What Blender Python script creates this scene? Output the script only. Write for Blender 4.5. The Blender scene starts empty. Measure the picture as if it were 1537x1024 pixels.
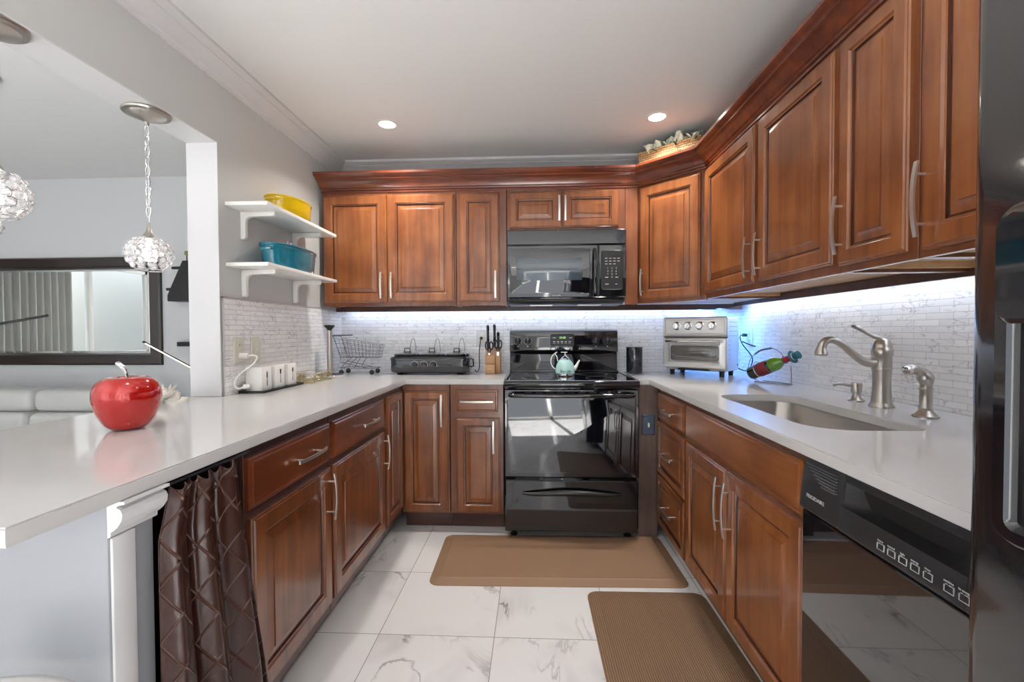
import bpy, bmesh, math, random
from mathutils import Matrix, Vector
random.seed(7)
sc = bpy.context.scene
COL = sc.collection
PI = math.pi

# ------------------------------------------------------------------ camera
cam_d = bpy.data.cameras.new('camera'); cam = bpy.data.objects.new('camera', cam_d); COL.objects.link(cam)
H, YAW, PITCH, ROLL = 1.1926, 0.0478, -0.0203, -0.0044
cy_, sy_, cp_, sp_ = math.cos(YAW), math.sin(YAW), math.cos(PITCH), math.sin(PITCH)
fw_ = Vector((-sy_*cp_, cy_*cp_, sp_)); rt_ = Vector((cy_, sy_, 0)); up_ = rt_.cross(fw_)
r2 = rt_*math.cos(ROLL) + up_*math.sin(ROLL); u2 = -rt_*math.sin(ROLL) + up_*math.cos(ROLL)
M_ = Matrix((r2, u2, -fw_)).transposed().to_4x4(); M_.translation = (0, 0, H)
cam.matrix_world = M_
cam_d.lens = 671.7/1537*36; cam_d.sensor_width = 36; cam_d.clip_start = .05
sc.camera = cam

# ------------------------------------------------------------------ world, exposure, large lights
sc.view_settings.view_transform = 'Standard'; sc.view_settings.look = 'None'
sc.view_settings.gamma = 1; sc.view_settings.use_curve_mapping = False
sc.view_settings.exposure = 0.62
w = bpy.data.worlds.new('world'); sc.world = w; w.use_nodes = True
bg = w.node_tree.nodes['Background']; bg.inputs[0].default_value = (.88, .93, 1, 1); bg.inputs[1].default_value = 1.3

def area(name, loc, rot, sx, sy, power, color=(1, 1, 1), spread=PI):
    l = bpy.data.lights.new(name, 'AREA'); l.shape = 'RECTANGLE'; l.size = sx; l.size_y = sy
    l.energy = power; l.color = color; l.spread = spread
    o = bpy.data.objects.new(name, l); COL.objects.link(o); o.location = loc; o.rotation_euler = rot
    return o
# daylight through the glass door behind the camera, plus an added dining light
area('daylight_rear_door', (.25, -2.36, 1.15), (PI/2, 0, PI), 1.9, 1.9, 76, (.955, .975, 1))
area('added_dining_light', (-3.4, -2.36, 1.3), (PI/2, 0, PI), 2.4, 1.5, 40, (.96, .975, 1))  # lamp at an added dining window, put in to light that room

sun = bpy.data.lights.new('sun', 'SUN'); sun.energy = 33; sun.angle = .01; sun.color = (1, .985, .955)
so = bpy.data.objects.new('sun', sun); COL.objects.link(so)
so.rotation_euler = Vector((.12, 1.0, -1.05)).to_track_quat('-Z', 'Y').to_euler()   # falls through the rear door onto the floor behind the camera

# ------------------------------------------------------------------ materials
def new_mat(name):
    m = bpy.data.materials.new(name); m.use_nodes = True
    nt = m.node_tree; b = nt.nodes['Principled BSDF']
    return m, nt, b
def N(nt, t, **k):
    n = nt.nodes.new(t)
    for a, v in k.items(): setattr(n, a, v)
    return n
def setc(b, col=None, rough=None, metal=None, coat=None, coatr=None, spec=None, em=None, ems=None, trans=None, ior=None, sheen=None):
    I = b.inputs
    if col is not None: I['Base Color'].default_value = (*col, 1)
    if rough is not None: I['Roughness'].default_value = rough
    if metal is not None: I['Metallic'].default_value = metal
    if coat is not None: I['Coat Weight'].default_value = coat
    if coatr is not None: I['Coat Roughness'].default_value = coatr
    if spec is not None: I['Specular IOR Level'].default_value = spec
    if em is not None: I['Emission Color'].default_value = (*em, 1)
    if ems is not None: I['Emission Strength'].default_value = ems
    if trans is not None: I['Transmission Weight'].default_value = trans
    if ior is not None: I['IOR'].default_value = ior
    if sheen is not None: I['Sheen Weight'].default_value = sheen
def lin(r, g, b):
    f = lambda c: (c/255/12.92) if c/255 <= .04045 else ((c/255+.055)/1.055)**2.4
    return (f(r), f(g), f(b))
def simple(name, col, rough=.5, metal=0, bump=0, bscale=60, var=0, **k):
    m, nt, b = new_mat(name); setc(b, col, rough, metal, **k)
    tc = N(nt, 'ShaderNodeTexCoord'); no = N(nt, 'ShaderNodeTexNoise'); no.inputs['Scale'].default_value = bscale
    no.inputs['Detail'].default_value = 3
    nt.links.new(tc.outputs['Object'], no.inputs['Vector'])
    if bump:
        bp = N(nt, 'ShaderNodeBump'); bp.inputs['Strength'].default_value = bump; bp.inputs['Distance'].default_value = .002
        nt.links.new(no.outputs['Fac'], bp.inputs['Height']); nt.links.new(bp.outputs['Normal'], b.inputs['Normal'])
    mr = N(nt, 'ShaderNodeMapRange'); mr.inputs['To Min'].default_value = max(0, rough-.04-var*.2); mr.inputs['To Max'].default_value = min(1, rough+.04+var*.2)
    nt.links.new(no.outputs['Fac'], mr.inputs['Value']); nt.links.new(mr.outputs['Result'], b.inputs['Roughness'])
    return m
def wood(name, c1, c2, c3, axis='Z', rough=.3, coat=.7, coatr=.12, sc_=1.0, bump=.25):
    m, nt, b = new_mat(name); setc(b, c2, rough, 0, coat=coat, coatr=coatr)
    tc = N(nt, 'ShaderNodeTexCoord'); oi = N(nt, 'ShaderNodeObjectInfo')
    add = N(nt, 'ShaderNodeVectorMath', operation='MULTIPLY_ADD')
    add.inputs[1].default_value = (1, 1, 1)
    cmb = N(nt, 'ShaderNodeCombineXYZ'); mm = N(nt, 'ShaderNodeMath', operation='MULTIPLY'); mm.inputs[1].default_value = 13
    nt.links.new(oi.outputs['Random'], mm.inputs[0])
    for i in range(3): nt.links.new(mm.outputs[0], cmb.inputs[i])
    nt.links.new(tc.outputs['Object'], add.inputs[0]); nt.links.new(cmb.outputs[0], add.inputs[2])
    mp = N(nt, 'ShaderNodeMapping'); s = {'X': (2.2, 26, 26), 'Y': (26, 2.2, 26), 'Z': (26, 26, 2.2)}[axis]
    mp.inputs['Scale'].default_value = [v*sc_ for v in s]
    nt.links.new(add.outputs[0], mp.inputs[0])
    n1 = N(nt, 'ShaderNodeTexNoise'); n1.inputs['Scale'].default_value = 1; n1.inputs['Detail'].default_value = 5; n1.inputs['Distortion'].default_value = .4
    nt.links.new(mp.outputs[0], n1.inputs['Vector'])
    n2 = N(nt, 'ShaderNodeTexNoise'); n2.inputs['Scale'].default_value = 5; n2.inputs['Detail'].default_value = 3
    nt.links.new(add.outputs[0], n2.inputs['Vector'])
    mx = N(nt, 'ShaderNodeMath', operation='ADD'); h = N(nt, 'ShaderNodeMath', operation='MULTIPLY'); h.inputs[1].default_value = .5
    nt.links.new(n1.outputs['Fac'], mx.inputs[0]); nt.links.new(n2.outputs['Fac'], mx.inputs[1]); nt.links.new(mx.outputs[0], h.inputs[0])
    cr = N(nt, 'ShaderNodeValToRGB'); e = cr.color_ramp.elements
    e[0].position = .34; e[0].color = (*c1, 1); e[1].position = .66; e[1].color = (*c3, 1)
    k = e.new(.5); k.color = (*c2, 1)
    nt.links.new(h.outputs[0], cr.inputs[0]); nt.links.new(cr.outputs[0], b.inputs['Base Color'])
    n3 = N(nt, 'ShaderNodeTexNoise'); n3.inputs['Scale'].default_value = 90; n3.inputs['Detail'].default_value = 2
    nt.links.new(tc.outputs['Object'], n3.inputs['Vector'])
    bp = N(nt, 'ShaderNodeBump'); bp.inputs['Strength'].default_value = bump; bp.inputs['Distance'].default_value = .0006
    nt.links.new(n3.outputs['Fac'], bp.inputs['Height']); nt.links.new(bp.outputs['Normal'], b.inputs['Normal']); nt.links.new(bp.outputs['Normal'], b.inputs['Coat Normal'])
    return m
def ridge(nt, vec, scale, detail, width, dist=.6):
    """thin dark vein mask: 1 on the vein"""
    n = N(nt, 'ShaderNodeTexNoise'); n.inputs['Scale'].default_value = scale; n.inputs['Detail'].default_value = detail; n.inputs['Distortion'].default_value = dist
    nt.links.new(vec, n.inputs['Vector'])
    a = N(nt, 'ShaderNodeMath', operation='SUBTRACT'); a.inputs[1].default_value = .5; nt.links.new(n.outputs['Fac'], a.inputs[0])
    c = N(nt, 'ShaderNodeMath', operation='ABSOLUTE'); nt.links.new(a.outputs[0], c.inputs[0])
    mr = N(nt, 'ShaderNodeMapRange'); mr.inputs['From Min'].default_value = 0; mr.inputs['From Max'].default_value = width
    mr.inputs['To Min'].default_value = 1; mr.inputs['To Max'].default_value = 0
    nt.links.new(c.outputs[0], mr.inputs['Value']); return mr.outputs['Result']
def mul(nt, a, b):
    m = N(nt, 'ShaderNodeMath', operation='MULTIPLY')
    for i, s in enumerate((a, b)):
        if isinstance(s, (int, float)): m.inputs[i].default_value = s
        else: nt.links.new(s, m.inputs[i])
    return m.outputs[0]
def marble_floor(name, tx, ty, T):
    m, nt, b = new_mat(name); setc(b, (.8, .8, .8), .14, 0, spec=.5)
    tc = N(nt, 'ShaderNodeTexCoord')
    sub = N(nt, 'ShaderNodeVectorMath', operation='SUBTRACT'); sub.inputs[1].default_value = (tx, ty, 0)
    nt.links.new(tc.outputs['Object'], sub.inputs[0])
    div = N(nt, 'ShaderNodeVectorMath', operation='SCALE'); div.inputs['Scale'].default_value = 1/T
    nt.links.new(sub.outputs[0], div.inputs[0])
    fl = N(nt, 'ShaderNodeVectorMath', operation='FLOOR'); nt.links.new(div.outputs[0], fl.inputs[0])
    fr = N(nt, 'ShaderNodeVectorMath', operation='FRACTION'); nt.links.new(div.outputs[0], fr.inputs[0])
    wn = N(nt, 'ShaderNodeTexWhiteNoise', noise_dimensions='2D'); nt.links.new(fl.outputs[0], wn.inputs['Vector'])
    off = N(nt, 'ShaderNodeVectorMath', operation='MULTIPLY_ADD'); off.inputs[1].default_value = (9, 9, 9)
    nt.links.new(wn.outputs['Color'], off.inputs[0]); nt.links.new(tc.outputs['Object'], off.inputs[2])
    rot = N(nt, 'ShaderNodeMapping'); rot.inputs['Rotation'].default_value = (0, 0, .7); rot.inputs['Scale'].default_value = (1, .45, 1)
    nt.links.new(off.outputs[0], rot.inputs[0])
    v1 = ridge(nt, rot.outputs[0], 2.6, 6, .012, 1.2); v2 = ridge(nt, rot.outputs[0], 3.6, 3, .10, .8)
    msk = N(nt, 'ShaderNodeTexNoise'); msk.inputs['Scale'].default_value = 2.5; nt.links.new(off.outputs[0], msk.inputs['Vector'])
    mk = N(nt, 'ShaderNodeMapRange'); mk.inputs['From Min'].default_value = .45; mk.inputs['From Max'].default_value = .65
    nt.links.new(msk.outputs['Fac'], mk.inputs['Value'])
    a = mul(nt, mul(nt, v1, mk.outputs[0]), .85); c = mul(nt, mul(nt, v2, mk.outputs[0]), .26)
    s = N(nt, 'ShaderNodeMath', operation='ADD', use_clamp=True); nt.links.new(a, s.inputs[0]); nt.links.new(c, s.inputs[1])
    mix = N(nt, 'ShaderNodeMix', data_type='RGBA'); mix.inputs[6].default_value = (*lin(236, 235, 236), 1); mix.inputs[7].default_value = (*lin(150, 146, 148), 1)
    nt.links.new(s.outputs[0], mix.inputs[0])
    # grout
    sx = N(nt, 'ShaderNodeSeparateXYZ'); nt.links.new(fr.outputs[0], sx.inputs[0])
    g = None
    for i in (0, 1):
        q1 = N(nt, 'ShaderNodeMath', operation='SUBTRACT'); q1.inputs[1].default_value = .5; nt.links.new(sx.outputs[i], q1.inputs[0])
        q2 = N(nt, 'ShaderNodeMath', operation='ABSOLUTE'); nt.links.new(q1.outputs[0], q2.inputs[0])
        q3 = N(nt, 'ShaderNodeMath', operation='GREATER_THAN'); q3.inputs[1].default_value = .5-.0035; nt.links.new(q2.outputs[0], q3.inputs[0])
        if g is None: g = q3.outputs[0]
        else:
            q4 = N(nt, 'ShaderNodeMath', operation='MAXIMUM'); nt.links.new(g, q4.inputs[0]); nt.links.new(q3.outputs[0], q4.inputs[1]); g = q4.outputs[0]
    mix2 = N(nt, 'ShaderNodeMix', data_type='RGBA'); mix2.inputs[7].default_value = (*lin(165, 160, 155), 1)
    nt.links.new(g, mix2.inputs[0]); nt.links.new(mix.outputs[2], mix2.inputs[6]); nt.links.new(mix2.outputs[2], b.inputs['Base Color'])
    bp = N(nt, 'ShaderNodeBump', invert=True); bp.inputs['Strength'].default_value = .4; bp.inputs['Distance'].default_value = .001
    nt.links.new(g, bp.inputs['Height']); nt.links.new(bp.outputs['Normal'], b.inputs['Normal'])
    return m
def mosaic(name, ax):
    """white marble brick mosaic; ax: horizontal axis of the wall (0 x, 1 y)"""
    m, nt, b = new_mat(name); setc(b, (.8, .8, .8), .22, 0, spec=.45)
    tc = N(nt, 'ShaderNodeTexCoord'); sx = N(nt, 'ShaderNodeSeparateXYZ'); nt.links.new(tc.outputs['Object'], sx.inputs[0])
    cb = N(nt, 'ShaderNodeCombineXYZ'); nt.links.new(sx.outputs[ax], cb.inputs[0]); nt.links.new(sx.outputs[2], cb.inputs[1])
    br = N(nt, 'ShaderNodeTexBrick'); br.offset = .5
    br.inputs['Color1'].default_value = (*lin(250, 249, 247), 1); br.inputs['Color2'].default_value = (*lin(238, 237, 236), 1); br.inputs['Mortar'].default_value = (*lin(210, 210, 212), 1)
    br.inputs['Scale'].default_value = 1; br.inputs['Mortar Size'].default_value = .0013; br.inputs['Mortar Smooth'].default_value = .3
    br.inputs['Brick Width'].default_value = .105; br.inputs['Row Height'].default_value = .0232
    nt.links.new(cb.outputs[0], br.inputs['Vector'])
    # per brick shift of the vein pattern
    rw = N(nt, 'ShaderNodeMapping'); rw.inputs['Scale'].default_value = (9.5, 43.1, 1); nt.links.new(cb.outputs[0], rw.inputs[0])
    fl = N(nt, 'ShaderNodeVectorMath', operation='FLOOR'); nt.links.new(rw.outputs[0], fl.inputs[0])
    wn = N(nt, 'ShaderNodeTexWhiteNoise', noise_dimensions='2D'); nt.links.new(fl.outputs[0], wn.inputs['Vector'])
    off = N(nt, 'ShaderNodeVectorMath', operation='MULTIPLY_ADD'); off.inputs[1].default_value = (.05, .05, .05)
    nt.links.new(wn.outputs['Color'], off.inputs[0]); nt.links.new(cb.outputs[0], off.inputs[2])
    mp = N(nt, 'ShaderNodeMapping'); mp.inputs['Rotation'].default_value = (0, 0, .6); mp.inputs['Scale'].default_value = (1, 1.9, 1); nt.links.new(off.outputs[0], mp.inputs[0])
    v = ridge(nt, mp.outputs[0], 11, 4, .022, .7)
    ms = N(nt, 'ShaderNodeTexNoise'); ms.inputs['Scale'].default_value = 14; nt.links.new(off.outputs[0], ms.inputs['Vector'])
    mk = N(nt, 'ShaderNodeMapRange'); mk.inputs['From Min'].default_value = .44; mk.inputs['From Max'].default_value = .56; nt.links.new(ms.outputs['Fac'], mk.inputs['Value'])
    f = mul(nt, mul(nt, v, mk.outputs[0]), .6)
    mix = N(nt, 'ShaderNodeMix', data_type='RGBA'); mix.inputs[7].default_value = (*lin(140, 140, 146), 1)
    nt.links.new(f, mix.inputs[0]); nt.links.new(br.outputs['Color'], mix.inputs[6]); nt.links.new(mix.outputs[2], b.inputs['Base Color'])
    bp = N(nt, 'ShaderNodeBump', invert=True); bp.inputs['Strength'].default_value = .7; bp.inputs['Distance'].default_value = .0015
    nt.links.new(br.outputs['Fac'], bp.inputs['Height']); nt.links.new(bp.outputs['Normal'], b.inputs['Normal'])
    return m
def brushed(name, col, rough, ax='Z', s=400):
    m, nt, b = new_mat(name); setc(b, col, rough, 1)
    tc = N(nt, 'ShaderNodeTexCoord'); mp = N(nt, 'ShaderNodeMapping')
    mp.inputs['Scale'].default_value = {'X': (3, s, s), 'Y': (s, 3, s), 'Z': (s, s, 3)}[ax]
    no = N(nt, 'ShaderNodeTexNoise'); no.inputs['Scale'].default_value = 1; no.inputs['Detail'].default_value = 1
    nt.links.new(tc.outputs['Object'], mp.inputs[0]); nt.links.new(mp.outputs[0], no.inputs['Vector'])
    mr = N(nt, 'ShaderNodeMapRange'); mr.inputs['To Min'].default_value = rough*.75; mr.inputs['To Max'].default_value = rough*1.3
    nt.links.new(no.outputs['Fac'], mr.inputs['Value']); nt.links.new(mr.outputs[0], b.inputs['Roughness'])
    return m

CH1, CH2, CH3 = lin(106, 57, 27), lin(138, 79, 40), lin(160, 100, 55)
cherry = wood('cherry_wood', CH1, CH2, CH3, 'Z')
cherry_h = wood('cherry_wood_horizontal', CH1, CH2, CH3, 'X')
cherry_body = wood('cherry_wood_frame', lin(94, 48, 26), lin(120, 66, 36), lin(140, 84, 46), 'Z', rough=.35)
crown_wood = wood('dark_cherry_crown', lin(78, 30, 14), lin(104, 46, 22), lin(132, 62, 30), 'X', coat=.8)
base1 = wood('worn_cherry_wood', lin(84, 42, 20), lin(116, 62, 30), lin(144, 84, 44), 'Z', coat=.8, coatr=.14)
base1_h = wood('worn_cherry_wood_horizontal', lin(78, 34, 16), lin(104, 48, 24), lin(130, 68, 36), 'X', coat=.8, coatr=.14)
glaze = wood('dark_glaze', lin(52, 22, 10), lin(70, 32, 16), lin(88, 44, 24), 'Z')
toe_wood = wood('dark_toe_kick_wood', lin(52, 28, 22), lin(70, 40, 32), lin(88, 54, 42), 'X', rough=.4, coat=.3)
filler_wood = wood('weathered_brown_wood', lin(78, 60, 54), lin(98, 78, 70), lin(116, 94, 84), 'Z', rough=.5, coat=.1)
pine = wood('pale_pine', lin(190, 148, 102), lin(206, 166, 120), lin(220, 184, 140), 'X', rough=.5, coat=.1)
knife_wood = wood('beech_wood', lin(176, 128, 82), lin(196, 150, 104), lin(212, 170, 124), 'Z', rough=.5, coat=.1)
quartz = simple('white_quartz', lin(204, 202, 201), .1, spec=.5, bscale=30)
wall_paint = simple('grey_wall_paint', lin(202, 203, 202), .55, bump=.05, bscale=150)
wall_blue = simple('cool_grey_wall_paint', lin(208, 210, 212), .6, bump=.05, bscale=150)
white_paint = simple('white_trim_paint', lin(214, 214, 215), .4, bump=.04, bscale=80)
ceil_paint = simple('ceiling_paint', lin(228, 228, 227), .7, bump=.05, bscale=200)
white_satin = simple('white_satin', lin(238, 236, 232), .3)
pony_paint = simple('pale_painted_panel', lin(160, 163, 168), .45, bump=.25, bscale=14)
floor_m = marble_floor('marble_floor_tile', -.6136, 1.7186, .457)
tile_x = mosaic('marble_mosaic_x', 0); tile_y = mosaic('marble_mosaic_y', 1)
blk = simple('black_enamel', (.006, .007, .010), .07, coat=1, coatr=.03)
blk_glass = simple('black_glass', (.004, .005, .008), .035, coat=1, coatr=.01, bscale=3, spec=.8)
blk_plastic = simple('black_plastic', (.012, .012, .013), .35)
blk_mat = simple('matte_black', (.01, .01, .01), .6)
blk_tex = simple('black_fridge_enamel', (.012, .012, .014), .12, bump=.06, bscale=240, coat=1, coatr=.06)
dw_panel = simple('dark_grey_plastic', (.030, .030, .033), .30, var=-.2)
line_grey = simple('grey_line', (.16, .16, .17), .4)
steel = brushed('brushed_steel', lin(222, 221, 218), .36, 'X')
steel_s = simple('sink_steel', lin(184, 178, 172), .30, 1)
nickel = brushed('brushed_nickel', lin(190, 184, 176), .33, 'Z', 200)
chrome = simple('chrome', (.75, .75, .76), .07, 1)
handle_m = brushed('handle_nickel', lin(216, 213, 208), .36, 'Z', 300)
iron = simple('dark_wire', (.04, .035, .03), .35, .8)
silverw = simple('silver_wire', lin(120, 123, 130), .3, .8)
gold = simple('gold_wire', lin(205, 190, 150), .25, .9)
mat_tan = simple('brown_foam_mat', lin(154, 122, 97), .5, bump=.5, bscale=420)
red_m = simple('red_lacquer', lin(196, 22, 16), .12, .25, coat=1, coatr=.03)
teal = simple('teal_enamel', lin(8, 118, 142), .14, coat=1, coatr=.04)
yellow = simple('yellow_enamel', lin(226, 188, 10), .18, coat=1, coatr=.05)
mint = simple('mint_enamel', lin(180, 222, 218), .2, coat=.6)
leather = simple('pale_grey_leather', lin(204, 205, 202), .4, bump=.2, bscale=60)
espresso = simple('espresso_frame', lin(34, 20, 18), .28, var=-.2, coat=.5, coatr=.1)
mirror_m = simple('mirror_silver', (.88, .90, .90), .0, 1); mirror_m.node_tree.nodes['Principled BSDF'].inputs['Roughness'].default_value = 0
for l in list(mirror_m.node_tree.links):
    if l.to_socket.name == 'Roughness': mirror_m.node_tree.links.remove(l)
glass_m, _nt, _b = new_mat('window_glass'); setc(_b, (1, 1, 1), .0, 0, trans=1, ior=1.02)
crystal = simple('crystal', (.96, .96, .97), .05, 0, trans=.55, ior=1.4)
lamp_em = simple('lamp_glow', (1, 1, 1), .4, em=(1, .93, .82), ems=8)
bulb_em = simple('bulb_glow', (1, 1, 1), .4, em=(1, .9, .78), ems=2.2)
led_em = simple('led_blue_glow', (.3, .4, 1), .4, em=(.45, .62, 1), ems=2.2)
led_warm = simple('led_warm_glow', (1, 1, 1), .4, em=(1, .85, .6), ems=5)
digit_em = simple('green_digits', (.1, .4, .1), .4, em=(.55, 1, .35), ems=.8)
print_w = simple('white_print', lin(205, 205, 205), .5)
print_d = simple('dark_print', lin(40, 60, 66), .5)
leaf_m = simple('sage_leaf', lin(206, 216, 196), .5, bump=.3, bscale=30)
leaf_d = simple('dark_green_leaf', lin(52, 78, 52), .5)
red_label = simple('red_label', lin(128, 28, 38), .5, bump=.3, bscale=120)
bottle_g = simple('green_bottle_glass', lin(92, 142, 16), .06, coat=1, coatr=.02)
bottle_k = simple('dark_bottle', lin(24, 26, 22), .1, coat=1, coatr=.03)
hat_teal = simple('teal_rubber', lin(30, 98, 112), .5)
red_wax = simple('red_foil', lin(176, 30, 34), .4)
shell_m = simple('pale_shell', lin(232, 224, 214), .3, bump=.3, bscale=60)
linen = simple('sheer_curtain', lin(214, 214, 208), .8)
patio_w = simple('white_render', lin(238, 240, 238), .8)
patio_b = simple('pale_brick', lin(212, 206, 198), .8, bump=.6, bscale=12)
switch_m = simple('slate_plate', lin(60, 76, 96), .3)
ivory = simple('ivory_plastic', lin(222, 220, 205), .35)
refl_m = simple('painted_reflection', lin(70, 82, 92), .1, coat=1, coatr=.02)  # bluish grey standing in for a window's reflection

# wicker
wick, nt, b = new_mat('wicker'); setc(b, lin(214, 180, 132), .6)
tc = N(nt, 'ShaderNodeTexCoord'); sx = N(nt, 'ShaderNodeSeparateXYZ'); nt.links.new(tc.outputs['Object'], sx.inputs[0])
ad = N(nt, 'ShaderNodeMath', operation='ADD'); nt.links.new(sx.outputs[0], ad.inputs[0]); nt.links.new(sx.outputs[1], ad.inputs[1])
cb = N(nt, 'ShaderNodeCombineXYZ'); nt.links.new(ad.outputs[0], cb.inputs[0]); nt.links.new(sx.outputs[2], cb.inputs[1])
br = N(nt, 'ShaderNodeTexBrick'); br.inputs['Scale'].default_value = 1; br.inputs['Brick Width'].default_value = .034; br.inputs['Row Height'].default_value = .0125
br.inputs['Mortar Size'].default_value = .0022; br.inputs['Mortar Smooth'].default_value = 1
br.inputs['Color1'].default_value = (*lin(214, 184, 140), 1); br.inputs['Color2'].default_value = (*lin(194, 156, 104), 1); br.inputs['Mortar'].default_value = (*lin(140, 98, 58), 1)
nt.links.new(cb.outputs[0], br.inputs['Vector']); nt.links.new(br.outputs['Color'], b.inputs['Base Color'])
bp = N(nt, 'ShaderNodeBump', invert=True); bp.inputs['Strength'].default_value = 1; bp.inputs['Distance'].default_value = .004
nt.links.new(br.outputs['Fac'], bp.inputs['Height']); nt.links.new(bp.outputs['Normal'], b.inputs['Normal'])

# pintucked brown satin (uses the cloth's own uv)
satin, nt, b = new_mat('brown_pintuck_satin'); setc(b, lin(56, 28, 22), .32, 0, spec=.55)
uv = N(nt, 'ShaderNodeUVMap'); sx = N(nt, 'ShaderNodeSeparateXYZ'); nt.links.new(uv.outputs[0], sx.inputs[0])
tuck = None
for sgn in (1, -1):
    a1 = N(nt, 'ShaderNodeMath', operation='MULTIPLY_ADD'); a1.inputs[1].default_value = sgn; nt.links.new(sx.outputs[0], a1.inputs[0]); nt.links.new(sx.outputs[1], a1.inputs[2])
    a2 = N(nt, 'ShaderNodeMath', operation='MULTIPLY'); a2.inputs[1].default_value = 9.0; nt.links.new(a1.outputs[0], a2.inputs[0])
    a3 = N(nt, 'ShaderNodeMath', operation='PINGPONG'); a3.inputs[1].default_value = .5; nt.links.new(a2.outputs[0], a3.inputs[0])
    a4 = N(nt, 'ShaderNodeMapRange'); a4.inputs['From Min'].default_value = 0; a4.inputs['From Max'].default_value = .045; a4.inputs['To Min'].default_value = 1; a4.inputs['To Max'].default_value = 0
    nt.links.new(a3.outputs[0], a4.inputs['Value'])
    if tuck is None: tuck = a4.outputs[0]
    else:
        mx = N(nt, 'ShaderNodeMath', operation='MAXIMUM'); nt.links.new(tuck, mx.inputs[0]); nt.links.new(a4.outputs[0], mx.inputs[1]); tuck = mx.outputs[0]
cno = N(nt, 'ShaderNodeTexNoise'); cno.inputs['Scale'].default_value = 22; cno.inputs['Detail'].default_value = 4; nt.links.new(uv.outputs[0], cno.inputs['Vector'])
hs = N(nt, 'ShaderNodeMath', operation='MULTIPLY_ADD'); hs.inputs[1].default_value = .8; nt.links.new(cno.outputs['Fac'], hs.inputs[0]); nt.links.new(tuck, hs.inputs[2])
bp = N(nt, 'ShaderNodeBump'); bp.inputs['Strength'].default_value = .7; bp.inputs['Distance'].default_value = .004
nt.links.new(hs.outputs[0], bp.inputs['Height']); nt.links.new(bp.outputs['Normal'], b.inputs['Normal'])
cm = N(nt, 'ShaderNodeMix', data_type='RGBA'); cm.inputs[6].default_value = (*lin(56, 29, 22), 1); cm.inputs[7].default_value = (*lin(98, 66, 54), 1)
nt.links.new(tuck, cm.inputs[0]); nt.links.new(cm.outputs[2], b.inputs['Base Color'])

# ribbed mat
mat_rib, nt, b = new_mat('brown_ribbed_mat'); setc(b, lin(128, 98, 74), .5)
tc = N(nt, 'ShaderNodeTexCoord'); wv = N(nt, 'ShaderNodeTexWave'); wv.inputs['Scale'].default_value = 38; wv.bands_direction = 'X'; wv.inputs['Distortion'].default_value = .3
nt.links.new(tc.outputs['Object'], wv.inputs['Vector'])
cr = N(nt, 'ShaderNodeValToRGB'); cr.color_ramp.elements[0].color = (*lin(108, 82, 62), 1); cr.color_ramp.elements[1].color = (*lin(156, 126, 100), 1)
nt.links.new(wv.outputs['Fac'], cr.inputs[0]); nt.links.new(cr.outputs[0], b.inputs['Base Color'])
bp = N(nt, 'ShaderNodeBump'); bp.inputs['Strength'].default_value = .6; bp.inputs['Distance'].default_value = .002
nt.links.new(wv.outputs['Fac'], bp.inputs['Height']); nt.links.new(bp.outputs['Normal'], b.inputs['Normal'])

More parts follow.
